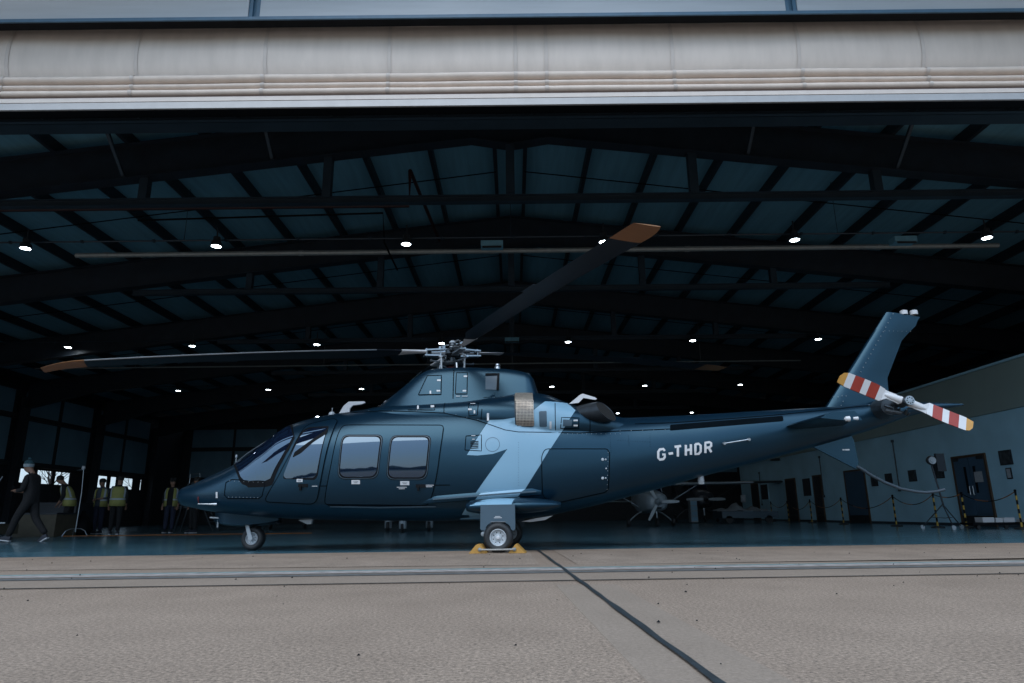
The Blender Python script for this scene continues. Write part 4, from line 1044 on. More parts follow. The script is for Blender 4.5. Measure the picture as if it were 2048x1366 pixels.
# rear belly fin and belly fittings
b = MB(); b.prism([hb(1042, 1043, -.5), hb(1060, 1044, -.5), hb(1090, 1040, -.5), hb(1106, 1031, -.5), hb(1075, 1036, -.5)], -.52, -.48); b.build('belly_aerial', M['white'], HELI, local=True)
b = MB(); p = hb(434, 1036, -.1)
b.bar((p[0] - .10, -.1, p[1] + .01), (p[0] + .12, -.1, p[1] - .005), .06, .02).tube([(p[0] + .02, -.1, p[1]), (p[0] + .02, -.1, p[1] - .14)], .014, 6).tube([(p[0] + .02, -.1, .58), (p[0] + .02, -.1, p[1])], .016, 6); b.build('belly_light', M['metal'], HELI, local=True)
b = MB(); b.prism([(-3.12, .44), (-2.98, .38), (-2.92, .38), (-2.9, .45)], -.12, -.06); b.build('belly_fittings', M['rim'], HELI, local=True)
a, z = hb(1402, 962, 0); b = MB(); b.lathe([(0, -.05), (.045, -.045), (.05, -.02), (.042, -.015), (.05, .005), (.045, .03), (.045, .12)], 14, (a, 0, z)); b.build('belly_beacon', M['rim'], HELI, 40, local=True)
a, z = hb(1257, 975, -.1); b = MB(); b.prism([(a - .03, z + .25), (a - .06, z), (a - .02, z), (a + .06, z + .25)], -.012, .012); b.build('belly_blade_aerial', M['black'], HELI, local=True)
# nose wheel bay fairing
rows = []
for i in range(9):
    t = i / 8; a = -4.45 + 1.0 * t; w = .26 * math.sin(math.pi * (t * .92 + .04)) ** .6; rows.append([(a, -w, .60), (a, -w * .9, .44 - .06 * t * (1 - t) * 4), (a, 0, .40 - .05 * math.sin(math.pi * t)), (a, w * .9, .44 - .06 * t * (1 - t) * 4), (a, w, .60)])
MB().grid(rows).build('nose_gear_fairing', M['navy'], HELI, 60, local=True)

# ---- undercarriage
def wheel(name, c, r, w, rimr, parent, dish=0.0):
    t_ = MB(); prof = [(rimr, -w * .42), (rimr + (r - rimr) * .35, -w * .52), (r - (r - rimr) * .25, -w * .48), (r - .008, -w * .3), (r, -w * .12), (r, w * .12), (r - .008, w * .3), (r - (r - rimr) * .25, w * .48), (rimr + (r - rimr) * .35, w * .52), (rimr, w * .42)]
    t_.lathe(prof, 36, c, 'Y'); o = t_.build(name, M['rubber'], parent, 60, local=True)
    q = MB(); q.lathe([(rimr, -w * .42), (rimr * .93, -w * .47), (rimr * .86, -w * .44), (rimr * .78, -w * .30), (rimr * .45, -w * .26), (rimr * .38, -w * .34), (rimr * .2, -w * .36), (0, -w * .36)], 32, c, 'Y')
    ri = q.build('rim', M['rim'], o, 30, local=True)
    q = MB(); q.lathe([(0, -w * .46), (rimr * .18, -w * .45), (rimr * .22, -w * .36)], 14, c, 'Y'); q.build('hub_cap', M['metal'], ri, 40, local=True) if False else q.build('hub_cap', M['white'], o, 40, local=True)
    for k in range(8):
        t = k * math.pi / 4 + .3; q = MB(); q.lathe([(0, -w * .29), (rimr * .07, -w * .285), (rimr * .07, -w * .2)], 8, (c[0] + rimr * .6 * math.cos(t), c[1], c[2] + rimr * .6 * math.sin(t)), 'Y'); q.build('wheel_bolt', M['black'], o, local=True)
    return o
for sg in (-1, 1):
    bb = sg * 1.10
    wheel('main_wheel', (0, bb, .197), .197, .16, .112, HELI) if sg < 0 else wheel('main_wheel', (0, bb, .197), .197, .16, .112, HELI)
    b = MB(); b.tube([(0, bb - sg * .14, .197), (0, bb - sg * .14, .62)], .035, 10).tube([(-.20, bb - sg * .12, .25), (-.05, bb - sg * .12, .42)], .03, 8).tube([(.14, bb - sg * .12, .24), (.05, bb - sg * .12, .45)], .022, 8).tube([(0, bb - sg * .2, .197), (0, bb, .197)], .03, 10)
    b.tube([(-.07, bb - sg * .05, .41), (.07, bb - sg * .05, .41)], .03, 8).tube([(-.1, bb - .03, .395), (.1, bb - .03, .395)], .014, 6)
    b.build('gear_leg', M['dmetal'], HELI, 40, local=True)
    b = MB(); b.lathe([(0, -.03), (.03, -.028), (.03, .02)], 12, (-.215, bb - sg * .10, .24), 'Y').tube([(-.215, bb - sg * .1, .24), (-.16, bb - sg * .1, .26)], .012, 6); b.build('scissor_link', M['metal'], HELI, 40, local=True)
    # gear door plate with arched cut-out
    yb = bb + sg * .03
    pl = [(-.235, .62), (-.24, .31), (-.222, .29), (-.19, .29)] + [(-.17 + .17 * (1 - math.cos(math.pi * i / 12)), .30 + .105 * math.sin(math.pi * i / 12)) for i in range(13)] + [(.19, .285), (.215, .29), (.228, .31), (.226, .62)]
    b = MB(); b.prism(pl, yb - .010, yb + .010); gd = b.build('gear_door', M['slate'], HELI, local=True)
    if sg < 0:
        b = MB(); b.box(-.04, .03, yb - .012, yb - .0105, .462, .470).box(-.055, .05, yb - .012, yb - .0105, .445, .454); b.build('lettering', M['placard'], gd, local=True)
    # sponson
    rows = []
    for i in range(21):
        t = i / 20; a = -.46 + 1.30 * t; k = math.sin(math.pi * min(1, t * 1.15 + .06) ** .8) if t < .55 else math.cos((t - .55) / .45 * math.pi / 2 * .93)
        k = max(.05, k) ** .55; cz = .595 + .02 * t; r = []
        for j in range(16):
            th = j / 16 * 2 * math.pi; r.append((a, sg * (.80 + .0) + sg * .30 * k * math.cos(th), cz + .105 * k * math.sin(th)))
        rows.append(r)
    MB().grid(rows, closed=True, cap=True).build('sponson', M['navy'], HELI, 60, local=True)
    # boarding step / strake along the flank
    rows = []
    for i in range(15):
        t = i / 14; a = -1.13 + 1.70 * t; z = .690 + .105 * t; o0 = -skin_b(a, z) - .02; wd = .06 * min(1, t * 6 + .25) * min(1, (1 - t) * 8 + .4)
        rows.append([(a, sg * (o0), z + .062), (a, sg * (o0 + wd * .7), z + .052), (a, sg * (o0 + wd), z + .015), (a, sg * (o0 + wd), z - .010), (a, sg * (o0 + wd * .7), z - .04), (a, sg * o0, z - .05)])
    sk_ = MB().grid(rows, closed=True, cap=True).build('flank_step', M['navy2'], HELI, 30, local=True)
    rows = [[(a, sg * (-skin_b(a, z) + .04), z + .008), (a, sg * (-skin_b(a, z) + .052), z + .018), (a, sg * (-skin_b(a, z) + .052), z - .002)] for a, z in [(-.95 + 1.45 * i / 10, .701 + .09 * i / 10) for i in range(11)]]
    MB().grid(rows, closed=True, cap=True).build('step_edge', M['slate'], sk_, local=True)
# slash continues over step and sponson: thin painted sleeves
rows = []
for i in range(8):
    t = i / 7; a0, a1 = -.30, .28
    rows.append(t)
b = MB()
for (z_, sh, dz) in ((0, 0, 0),):
    R0 = []
    for i in range(9):
        a = -.355 + .075 * i
        z = .690 + .105 * (a + 1.13) / 1.7; o0 = -skin_b(a, z) - .02; wd = .06
        R0.append([(a + .12, -(o0 + .01), z + .065), (a + .10, -(o0 + wd * .7), z + .0555), (a + .045, -(o0 + wd + .0035), z + .016), (a + .03, -(o0 + wd + .0035), z - .011), (a + .0, -(o0 + wd * .7), z - .0435)])
    b.grid(R0)
b.build('blue_slash', M['skyblue'], HELI, local=True)
b = MB(); R0 = []
for i in range(9):
    a = -.40 + .072 * i; r = []
    for j in range(6):
        th = math.radians(100 + 14 * j); th2 = math.pi - th
        t = (a + .46) / 1.30; k = math.sin(math.pi * min(1, t * 1.15 + .06) ** .8) if t < .55 else math.cos((t - .55) / .45 * math.pi / 2 * .93); k = max(.05, k) ** .55
        r.append((a + .04 - .008 * j, -(.80 + .304 * k * math.cos(math.radians(80 - 14 * j))), .595 + .02 * t + .108 * k * math.sin(math.radians(80 - 14 * j))))
    R0.append(r)
b.grid(R0); b.build('blue_slash', M['skyblue'], HELI, 60, local=True)
# nose gear
wheel('nose_wheel', (-3.835, -.02, .178), .178, .16, .095, HELI)
b = MB(); b.prism([(-3.935, .385), (-3.885, .39), (-3.80, .175), (-3.83, .15), (-3.865, .165)], -.135, -.115); b.build('nose_fork', M['rim'], HELI, local=True)
b = MB(); b.tube([(-3.90, -.02, .60), (-3.90, -.02, .37)], .045, 12).box(-3.95, -3.87, -.13, .10, .36, .40).tube([(-3.60, 0, .52), (-3.86, 0, .42)], .018, 8).tube([(-3.66, -.05, .50), (-3.5, -.05, .44), (-3.48, -.05, .40)], .018, 6); b.build('nose_strut', M['dmetal'], HELI, 40, local=True)

# ---- main rotor
RA, RZ, RR, AZ0, TILT, DROOP = -.822, 3.005, 5.415, .508, .086, .25
def rot_pt(A, r, off=0.0, z=0.0):
    """r along the blade, off towards the leading edge"""
    ra, rb = -math.cos(A), -math.sin(A); va, vb = math.sin(A), -math.cos(A)
    a = ra * r + va * off; b_ = rb * r + vb * off
    return (RA + a + .0 * z, b_, RZ + z + a * math.sin(TILT))
for k in range(4):
    A = AZ0 + k * math.pi / 2
    def station(r, tipf=None):
        ch = .334; pit = R(6 - 7 * (r - 1) / 4.4); dz = -DROOP * (r / RR) ** 1.8
        le, te = .115, -.265
        if r > 5.0:
            u = (r - 5.0) / .415; le = .115 - .14 * u ** 2; te = -.265 - .05 * u ** 1.5; dz -= .03 * u ** 2
        if r < 1.25: u = max(0, (r - .45) / .8); le = .05 + .065 * u; te = -.05 - .215 * u ** 1.6
        th = .021 if r < 4.9 else .021 - .014 * (r - 4.9) / .515
        pts = []
        for c, v in ((0, 0), (.03, .45), (.12, .9), (.3, 1), (.65, .6), (1, .06)): pts.append((c, v))
        for c, v in ((.65, -.4), (.3, -.7), (.12, -.65), (.03, -.35)): pts.append((c, v))
        out = []
        for c, v in pts:
            o = le + (te - le) * c; out.append(rot_pt(A, r, o * math.cos(pit), dz + o * math.sin(pit) + th * v))
        return out
    rs = [.45, .6, .8, 1.0, 1.25, 1.7, 2.3, 3.0, 3.7, 4.3, 4.75, 4.95]
    bo = MB().grid([station(r) for r in rs], closed=True, cap=True).build('rotor_blade', M['blade'], HELI, 50, local=True)
    MB().grid([station(r) for r in (4.952, 5.0, 5.05, 5.1, 5.2, 5.3, 5.38, 5.415)], closed=True, cap=True).build('blade_tip', M['gold'], bo, 50, local=True)
    # white root cuff over the blade neck
    MB().grid([[tuple(Vector(p) + (Vector(p) - Vector(rot_pt(A, r, 0, -DROOP * (r / RR) ** 1.8))) * .10) for p in station(r)] for r in (.44, .55, .7, .85)], closed=True, cap=True).build('root_cuff', M['white'], bo, 50, local=True)
    # leading edge strip
    MB().grid([[tuple(Vector(p) + Vector((0, 0, .0))) for p in (lambda S: [S[-1], S[0], S[1]])([tuple(Vector(q) + (Vector(q) - Vector(rot_pt(A, r, -.05, -DROOP * (r / RR) ** 1.8))) * .02) for q in station(r)])] for r in rs[4:]]).build('erosion_strip', M['blade_le'], bo, local=True, fix=False)
    tb = MB(); S0, S1 = station(3.15), station(3.45)
    d = Vector(rot_pt(A, 3, -.04)) - Vector(rot_pt(A, 3, 0))
    tb.add([S0[5], S1[5], tuple(Vector(S1[5]) + d), tuple(Vector(S0[5]) + d), tuple(Vector(S0[5]) + Vector((0, 0, -.004))), tuple(Vector(S1[5]) + Vector((0, 0, -.004))), tuple(Vector(S1[5]) + d + Vector((0, 0, -.004))), tuple(Vector(S0[5]) + d + Vector((0, 0, -.004)))], [(0, 1, 2, 3), (7, 6, 5, 4), (0, 4, 5, 1), (1, 5, 6, 2), (2, 6, 7, 3), (3, 7, 4, 0)]); tb.build('trim_tab', M['blade'], bo, local=True)
    # grip: two tapered plates, bolts, damper
    gp = MB()
    for zz in (.045, -.055):
        q = []
        for r, w in ((.12, .06), (.22, .08), (.36, .06), (.47, .05)):
            q.append((rot_pt(A, r, w, zz * (1.1 - .8 * (r - .12)) - .01), rot_pt(A, r, -w, zz * (1.1 - .8 * (r - .12)) - .01)))
        for i in range(3):
            t_ = .011; a0, b0 = q[i]; a1, b1 = q[i + 1]
            gp.hexa([(p[0], p[1], p[2] - t_) for p in (a0, b0, b1, a1)] + [(p[0], p[1], p[2] + t_) for p in (a0, b0, b1, a1)])
    gr = gp.build('blade_grip', M['metal'], HELI, local=True)
    for r, o in ((.21, .035), (.21, -.035), (.43, 0)):
        b = MB(); b.tube([rot_pt(A, r, o, -.07), rot_pt(A, r, o, .06)], .014, 8); b.build('bolt', M['metal'], gr, 40, local=True)
    b = MB()
    b.tube([rot_pt(A, .14, 0, 0), rot_pt(A, .36, 0, -.005)], [.06, .035], 10); b.tube([rot_pt(A, .21, 0, .045), rot_pt(A, .21, 0, .09)], .022, 8)
    b.build('bearing', M['metal'], gr, 40, local=True)
    b = MB(); b.tube([rot_pt(A, .13, -.08, .0), rot_pt(A, .26, -.10, -.005)], .026, 8).tube([rot_pt(A, .26, -.10, -.005), rot_pt(A, .36, -.10, -.01)], .012, 6).tube([rot_pt(A, .35, -.11, -.01), rot_pt(A, .40, -.02, -.01)], .014, 6); b.build('lead_lag_damper', M['dmetal'], gr, 40, local=True)
    b = MB(); b.tube([rot_pt(A, .22, .12, -.33), rot_pt(A, .23, .12, -.10)], .014, 8).tube([rot_pt(A, .23, .12, -.10), rot_pt(A, .24, .03, -.07)], .016, 6); b.lathe([(.0, .02), (.024, .01), (.024, -.01), (0, -.02)], 8, rot_pt(A, .22, .12, -.33)).lathe([(.0, .02), (.024, .01), (.024, -.01), (0, -.02)], 8, rot_pt(A, .23, .12, -.10)); b.build('pitch_link', M['rim'], HELI, 40, local=True)
    b = MB(); b.tube([rot_pt(A, .06, 0, -.17), rot_pt(A, .36, .10, -.165), rot_pt(A, .40, .10, -.155)], [.02, .012, .022], 6); b.build('swashplate_arm', M['metal'], HELI, 40, local=True)
hub = MB(); c = (RA, 0, RZ)
hub.lathe([(0, .15), (.05, .145), (.06, .11), (.035, .10), (.04, .06), (.12, .05), (.15, .02), (.15, -.04), (.10, -.07), (.055, -.09), (.05, -.40)], 20, c)
hb_ = hub.build('rotor_hub', M['dmetal'], HELI, 40, local=True)
b = MB(); b.lathe([(0, .20), (.03, .195), (.055, .17), (.055, .155), (.02, .15), (.02, .11), (.045, .10), (.05, .085), (.03, .07)], 16, c); b.build('hub_cap', M['rim'], hb_, 40, local=True)
b = MB(); b.lathe([(.06, -.16), (.17, -.17), (.19, -.20), (.17, -.23), (.06, -.24)], 20, c); b.build('swashplate', M['dmetal'], hb_, 40, local=True)
b = MB(); b.lathe([(.055, -.24), (.10, -.25), (.09, -.28), (.11, -.30), (.09, -.33), (.12, -.36), (.12, -.40)], 18, c); b.build('mast_boot', M['redseal'], hb_, 60, local=True)
for t in (.6, 2.2, 3.7, 5.2):
    b = MB(); x, y = .2 * math.cos(t), .2 * math.sin(t)
    b.tube([(RA + x, y, RZ - .21), (RA + x * 1.2, y * 1.2, RZ - .38)], .018, 8).tube([(RA + x, y, RZ - .21), (RA + x * .5, y * .5, RZ - .25)], .016, 6).tube([(RA + x * 1.1, y * 1.1, RZ - .3), (RA + x * 1.5, y * 1.5 + .05, RZ - .34), (RA + x * 1.4, y * 1.4, RZ - .40)], .012, 6)
    b.build('servo', M['metal'], hb_, 40, local=True)
# slip ring arm on the hub top
b = MB(); b.tube([(RA, 0, RZ + .16), (RA + .10, -.05, RZ + .19), (RA + .13, -.09, RZ + .165)], .014, 6).tube([(RA - .06, .02, RZ + .13), (RA - .22, .03, RZ + .11)], .010, 6).tube([(RA - .12, -.05, RZ + .12), (RA - .12, -.05, RZ - .02)], .012, 6).tube([(RA - .16, .02, RZ + .12), (RA - .14, .02, RZ)], .012, 6); b.build('slip_ring_arm', M['metal'], hb_, 40, local=True)

# ================================================================== SMALL THINGS
# wheel chocks
CH = thing('wheel_chocks', 'pair of yellow wooden chocks tied by rope at the near main wheel', 'wheel chocks', (HX, HY - 1.1, 0))
def hw(a, b, z): return (HX + a * _ca + b * _sa, HY - a * _sa + b * _ca, z)
for a0, sg in ((-.255, 1), (.255, -1)):
    m = MB(); pr = [(a0 - .115, .006), (a0 + .115, .006), (a0 + .02 + .02 * sg, .115), (a0 - .02 + .0 * sg, .115)]
    p0 = [hw(a, -1.30, z) for a, z in pr]; p1 = [hw(a, -.98, z) for a, z in pr]
    m.add(p0 + p1, [(0, 1, 2, 3), (7, 6, 5, 4), (0, 4, 5, 1), (1, 5, 6, 2), (2, 6, 7, 3), (3, 7, 4, 0)]); m.build('chock', M['chock'], CH)
    m = MB(); c = hw(a0 + .03 * sg, -1.31, .055); m.lathe([(0, -.012), (.022, -.01), (.026, .01)], 10, c, 'Y'); m.build('eye', M['metal'], CH)
m = MB(); m.tube([hw(-.225, -1.325, .055), hw(-.1, -1.33, .052), hw(.1, -1.33, .054), hw(.225, -1.325, .056)], .011, 7); m.build('rope', M['rope'], CH)

# ---- people -------------------------------------------------------
def skin_body(pts, edges, root):
    me = bpy.data.meshes.new('body'); me.from_pydata([p[:3] for p in pts], edges, [])
    o = bpy.data.objects.new('tmp', me); COL.objects.link(o)
    sm = o.modifiers.new('s', 'SKIN'); sm.use_smooth_shade = True
    lay = me.skin_vertices[0].data
    for i, p in enumerate(pts):
        lay[i].radius = (p[3], p[4] if len(p) > 4 else p[3]); lay[i].use_root = (i == root)
    ss = o.modifiers.new('d', 'SUBSURF'); ss.levels = 1; ss.render_levels = 1
    dg = bpy.context.evaluated_depsgraph_get(); nm = bpy.data.meshes.new_from_object(o.evaluated_get(dg))
    bpy.data.objects.remove(o); return nm
def person(label, loc, rz, pose, top='cloth_b', legs='cloth_b', vest=False, hat=None, group=None, scale=1.0):
    """faces +x before rotation; pose gives limb joints"""
    t = thing('person', label, 'person', loc, rz, group)
    P = []; E_ = []
    def add(x, y, z, r, r2=None, par=None):
        P.append((x, y, z, r, r2 or r)); i = len(P) - 1
        if par is not None: E_.append((par, i))
        return i
    ln = pose.get('lean', 0.0)
    def L_(x, z): return x + ln * max(0, z - .95)
    pel = add(0, 0, .95, .165, .135)
    ab = add(L_(0, 1.12), 0, 1.12, .165, .135, pel); chs = add(L_(0, 1.33), 0, 1.33, .185, .135, ab); nb = add(L_(0, 1.47), 0, 1.47, .085, .085, chs)
    nk = add(L_(.01, 1.53) + pose.get('hf', 0) * .4, 0, 1.53, .055, .055, nb)
    hf = pose.get('hf', 0)
    h0 = add(L_(.03, 1.60) + hf, 0, 1.60 - abs(hf) * .2, .078, .088, nk); h1 = add(L_(.03, 1.69) + hf * 1.25, 0, 1.69 - abs(hf) * .3, .086, .096, h0); h2 = add(L_(.02, 1.765) + hf * 1.3, 0, 1.765 - abs(hf) * .4, .055, .06, h1)
    add(L_(.125, 1.655) + hf * 1.3, 0, 1.645 - abs(hf) * .4, .016, .016, h0)
    for s_, key in ((1, 'L'), (-1, 'R')):
        kn, an, toe = pose['leg' + key]
        hp = add(0, .09 * s_, .90, .118, .112, pel); k = add(kn[0], .10 * s_, kn[1], .088, .082, hp); a = add(an[0], .10 * s_, an[1], .068, .066, k)
        el, wr = pose['arm' + key]
        sh = add(L_(0, 1.42), .175 * s_, 1.42, .080, .075, chs); e = add(L_(el[0], el[2]), el[1] * s_, el[2], .062, .060, sh); w = add(L_(wr[0], wr[2]), wr[1] * s_, wr[2], .034, .030, e)
        d = Vector((P[w][0] - P[e][0], P[w][1] - P[e][1], P[w][2] - P[e][2])).normalized()
        q = Vector((P[w][0], P[w][1], P[w][2])) + d * .06; pm = add(*q, .036, .020, w)
        sd = d.cross(Vector((0, 0, 1))); sd = sd.normalized() if sd.length > .1 else Vector((1, 0, 0))
        for j in range(4):
            f0 = q + d * .045 + sd * (.021 - .014 * j); f1 = f0 + d * (.035 + (.008 if j in (1, 2) else 0)) + Vector((0, 0, -.012))
            i0 = add(*f0, .0085, .0085, pm); add(*f1, .0075, .0075, i0)
        th = q + sd * .04; i0 = add(*th, .010, .010, pm); add(*(th + d * .04), .0085, .0085, i0)
    me = skin_body(P, E_, 0)
    for m_ in (top, legs, 'skin'): me.materials.append(M[m_])
    wr_pts = [Vector(P[i][:3]) for i in range(len(P)) if P[i][3] in (.034, .036)]
    for f in me.polygons:
        c = f.center; mi = 0 if c.z > .93 else 1
        if c.z > 1.515 and abs(c.y) < .14: mi = 2
        for w in wr_pts:
            if (c - w).length < .12 and P: mi = 2 if (c - w).length < .09 else mi
        f.material_index = mi; f.use_smooth = True
    bo = link('body', me, t, True)
    hx, hz = P[h1][0], P[h1][2]
    # shoes
    for key, s_ in (('L', 1), ('R', -1)):
        kn, an, toe = pose['leg' + key]; ax_, az_ = an; ty = toe
        m = MB(); rows = []
        d = Vector((math.cos(ty), 0, math.sin(ty))); u = Vector((-math.sin(ty), 0, math.cos(ty))); o_ = Vector((ax_ - .07, .10 * s_, az_ - .085))
        for u_, w, h_ in ((-.0, .032, .085), (.06, .042, .10), (.14, .045, .075), (.22, .046, .055), (.27, .03, .035)):
            c = o_ + d * u_; r = []
            for a_, b_ in ((-1, 0), (-1, .5), (-.6, 1), (.6, 1), (1, .5), (1, 0)): r.append(tuple(c + Vector((0, a_ * w, 0)) + u * (b_ * h_ + .02)))
            rows.append(r)
        m.grid(rows, closed=True, cap=True); so = m.build('shoe', M['shoe'], t, 50, local=True)
        m = MB(); rows = [[tuple(Vector(r[0]) + Vector((0, -.004, 0))), tuple(Vector(r[5]) + Vector((0, .004, 0))), tuple(Vector(r[5]) + Vector((0, .004, 0)) - u * .022), tuple(Vector(r[0]) + Vector((0, -.004, 0)) - u * .022)] for r in rows]
        m.grid(rows, closed=True, cap=True); m.build('sole', M['placard'], so, local=True)
    # hair or hat
    m = MB()
    if hat == 'beanie':
        pr = [(.100, -.02), (.108, .0), (.106, .05)]; m.lathe(pr, 20, (hx - .005, 0, hz + .0)); m.build('hat_band', M['grey_knit'], t, 50, local=True)
        m = MB(); m.lathe([(.104, .05), (.10, .09), (.075, .125), (.04, .145), (0, .15)], 20, (hx - .005, 0, hz)); hb2 = m.build('beanie', M['teal_knit'], t, 60, local=True)
        m = MB(); m.lathe([(0, -.03), (.03, -.02), (.04, .0), (.03, .02), (0, .03)], 12, (hx - .005, 0, hz + .175)); m.build('pompom', M['teal_knit'], hb2, 60, local=True)
    else:
        m.lathe([(.098, -.03), (.104, .03), (.095, .07), (.06, .10), (0, .112)], 20, (hx - .014, 0, hz)); m.build('hair', M['hair'], t, 60, local=True)
        if hat == 'cap':
            m = MB(); m.lathe([(.104, .01), (.106, .04), (.095, .085), (.05, .115), (0, .12)], 20, (hx - .004, 0, hz)); co = m.build('cap', M['cloth_b'], t, 60, local=True)
            m = MB(); m.grid([[(hx + .09 + .06 * i, -.07 + .02 * i, hz + .03 - .01 * i), (hx + .10 + .07 * i, 0, hz + .038 - .01 * i), (hx + .09 + .06 * i, .07 - .02 * i, hz + .03 - .01 * i)] for i in range(2)]); m.build('peak', M['cloth_b'], co, local=True)
    if vest:
        # open-fronted hi-vis waistcoat shell around the torso
        rows = []
        for z, wa, wb in ((.86, .185, .235), (1.0, .186, .228), (1.15, .186, .222), (1.30, .182, .232), (1.40, .155, .22), (1.46, .11, .16)):
            cx = ln * max(0, z - .95); r = []
            for j in range(25):
                a_ = math.radians(24 + (360 - 48) * j / 24); r.append((cx + wa * math.cos(a_) * 1.0, wb * math.sin(a_), z))
            rows.append(r)
        m = MB(); m.grid(rows); vo = m.build('vest', M['hivis'], t, 60, local=True)
        sm = vo.modifiers.new('t', 'SOLIDIFY'); sm.thickness = .012
        m = MB(); cx = ln * .1
        m.grid([[(ln * max(0, z - .95) + 1.03 * .187 * math.cos(math.radians(24 + 312 * j / 24)), 1.03 * .226 * math.sin(math.radians(24 + 312 * j / 24)), z) for j in range(25)] for z in (1.05, 1.10)]); m.build('reflective_band', M['reflect'], vo, 60, local=True)
        for a_ in (55, 125, 235, 305):
            m = MB(); m.grid([[(ln * max(0, z - .95) + 1.03 * wa * math.cos(math.radians(a_ + q)), 1.03 * wb * math.sin(math.radians(a_ + q)), z) for q in (-8, 8)] for z, wa, wb in ((1.12, .187, .224), (1.22, .186, .227), (1.30, .183, .233), (1.40, .157, .222), (1.45, .12, .175))]); m.build('reflective_strap', M['reflect'], vo, 60, local=True)
    t.scale = (scale,) * 3
    return t
stand = dict(legL=((.02, .50), (.0, .085), 0), legR=((.02, .50), (.0, .085), 0))
walk = dict(legL=((.20, .53), (.33, .10), .12), legR=((-.08, .52), (-.38, .16), -.55), armL=((.06, .24, 1.12), (.30, .12, 1.12)), armR=((.06, .24, 1.12), (.30, .10, 1.10)), hf=.07, lean=.10)
fold = dict(stand, armL=((-.05, .26, 1.15), (.20, .10, 1.12)), armR=((-.05, .26, 1.15), (.22, .08, 1.08)), hf=.02)
hang = dict(stand, armL=((-.03, .25, 1.13), (.05, .24, .88)), armR=((-.03, .25, 1.13), (.05, .24, .88)))
bend = dict(legL=((.05, .5), (.02, .085), 0), legR=((-.05, .5), (-.1, .085), 0), armL=((.08, .24, 1.13), (.25, .2, .95)), armR=((.08, .24, 1.13), (.25, .2, .95)), hf=.06, lean=.35)
w = person('person in dark clothes and striped bobble hat walking left, looking down', (-10.95, 15.6, .005), math.pi, walk, hat='beanie')
m = MB(); m.box(.40, .47, -.035, .035, 1.20, 1.215); m.build('tmp_phone', M['black']); ph = bpy.data.objects['tmp_phone']; ph.name = 'phone'
ph.location = (-10.95, 15.6, .0); ph.rotation_euler = (0, 0, math.pi); tag(ph, 'small dark phone in the hands of the walking person', 'phone')
person('person in hi-vis vest leaning forward, seen between the window bays', (-13.55, 21.0, .005), R(200), bend, vest=True)
person('person in open hi-vis vest standing face-on with hands together', (-13.75, 22.9, .005), R(-95), fold, top='cloth_g', legs='cloth_n', vest=True)
person('person in hi-vis vest seen from behind, talking to another', (-12.5, 21.7, .005), R(110), hang, vest=True)
person('person in cap, dark top and open hi-vis vest by the helicopter nose', (-11.55, 23.2, .005), R(-80), hang, legs='cloth_n', vest=True, hat='cap')
person('person in hi-vis vest mostly hidden behind the helicopter nose', (-10.45, 22.6, .005), R(-120), hang, vest=True)

# ---- stands, ladder, cables -----------------------------------------
S = thing('lamp_stand', 'tall thin steel lighting stand with a small lamp head beside the vests', 'lighting stand', (-12.75, 20.2, 0))
x, y = -12.75, 20.2
m = MB(); m.tube([(x, y, .12), (x + .02, y, 1.25)], .016, 8).tube([(x + .02, y, 1.2), (x - .02, y, 1.90)], .011, 8); m.build('pole', M['metal'], S)
for a_ in (.1, 2.3, 4.1):
    m = MB(); c_, s_ = math.cos(a_), math.sin(a_); m.tube([(x, y, .22), (x + .14 * c_, y + .14 * s_, .21), (x + .26 * c_, y + .26 * s_, .15), (x + .34 * c_, y + .34 * s_, .01)], .013, 6); m.build('leg', M['metal'], S)
m = MB(); m.lathe([(0, .07), (.04, .06), (.05, .02), (.045, -.03), (.02, -.06), (0, -.06)], 14, (x - .03, y, 1.95)); m.build('lamp_head', M['placard'], S, 40)
m = MB(); m.tube([(x - .05, y, 1.9), (x - .22, y, 1.89)], .010, 6); m.build('arm', M['metal'], S)
S = thing('light_stand', 'slanting metal light stand cut off by the left picture edge', 'lighting stand', (-13.0, 17.2, 0))
m = MB(); m.tube([(-13.45, 17.2, .3), (-12.9, 17.2, 1.55)], .014, 8); m.build('pole', M['metal'], S)
m = MB(); m.tube([(-13.45, 17.2, .3), (-13.2, 17.4, .01)], .012, 6); m.build('leg', M['metal'], S)
m = MB(); m.tube([(-13.45, 17.2, .3), (-13.75, 17.1, .01)], .012, 6); m.build('leg', M['metal'], S)
m = MB(); m.box(-13.05, -12.9, 17.1, 17.3, 1.02, 1.10); m.build('clamp', M['dmetal'], S)
T = thing('stepladder', 'grey aluminium stepladder standing beyond the people in vests', 'stepladder', (-11.55, 25.5, 0))
for yy_ in (25.25, 25.75):
    m = MB(); m.bar((-11.85, yy_, 1.75), (-10.95, yy_, .01), .06, .03); m.build('rail', M['steel_b'], T)
    m = MB(); m.bar((-12.0, yy_, 1.72), (-12.35, yy_, .01), .05, .03); m.build('rear_leg', M['steel_b'], T)
for i in range(7):
    t_ = i / 7.5; m = MB(); m.box(-11.85 + .9 * t_ - .08, -11.85 + .9 * t_ + .06, 25.28, 25.72, 1.72 - 1.72 * t_ - .02, 1.72 - 1.72 * t_); m.build('tread', M['steel_b'], T)
m = MB(); m.tube([(-12.0, 25.3, 1.7), (-12.0, 25.3, 2.05), (-11.65, 25.3, 2.07), (-11.6, 25.3, 1.75)], .014, 6); m.build('handrail', M['metal'], T)
m = MB(); m.tube([(-12.9 + .35 * i, 19.9 + .12 * math.sin(i * 1.1) + .02 * i, .016) for i in range(21)], .012, 6); tag(m.build('cable', M['orange']), 'orange cable lying across the hangar floor behind the nose wheel', 'cable')
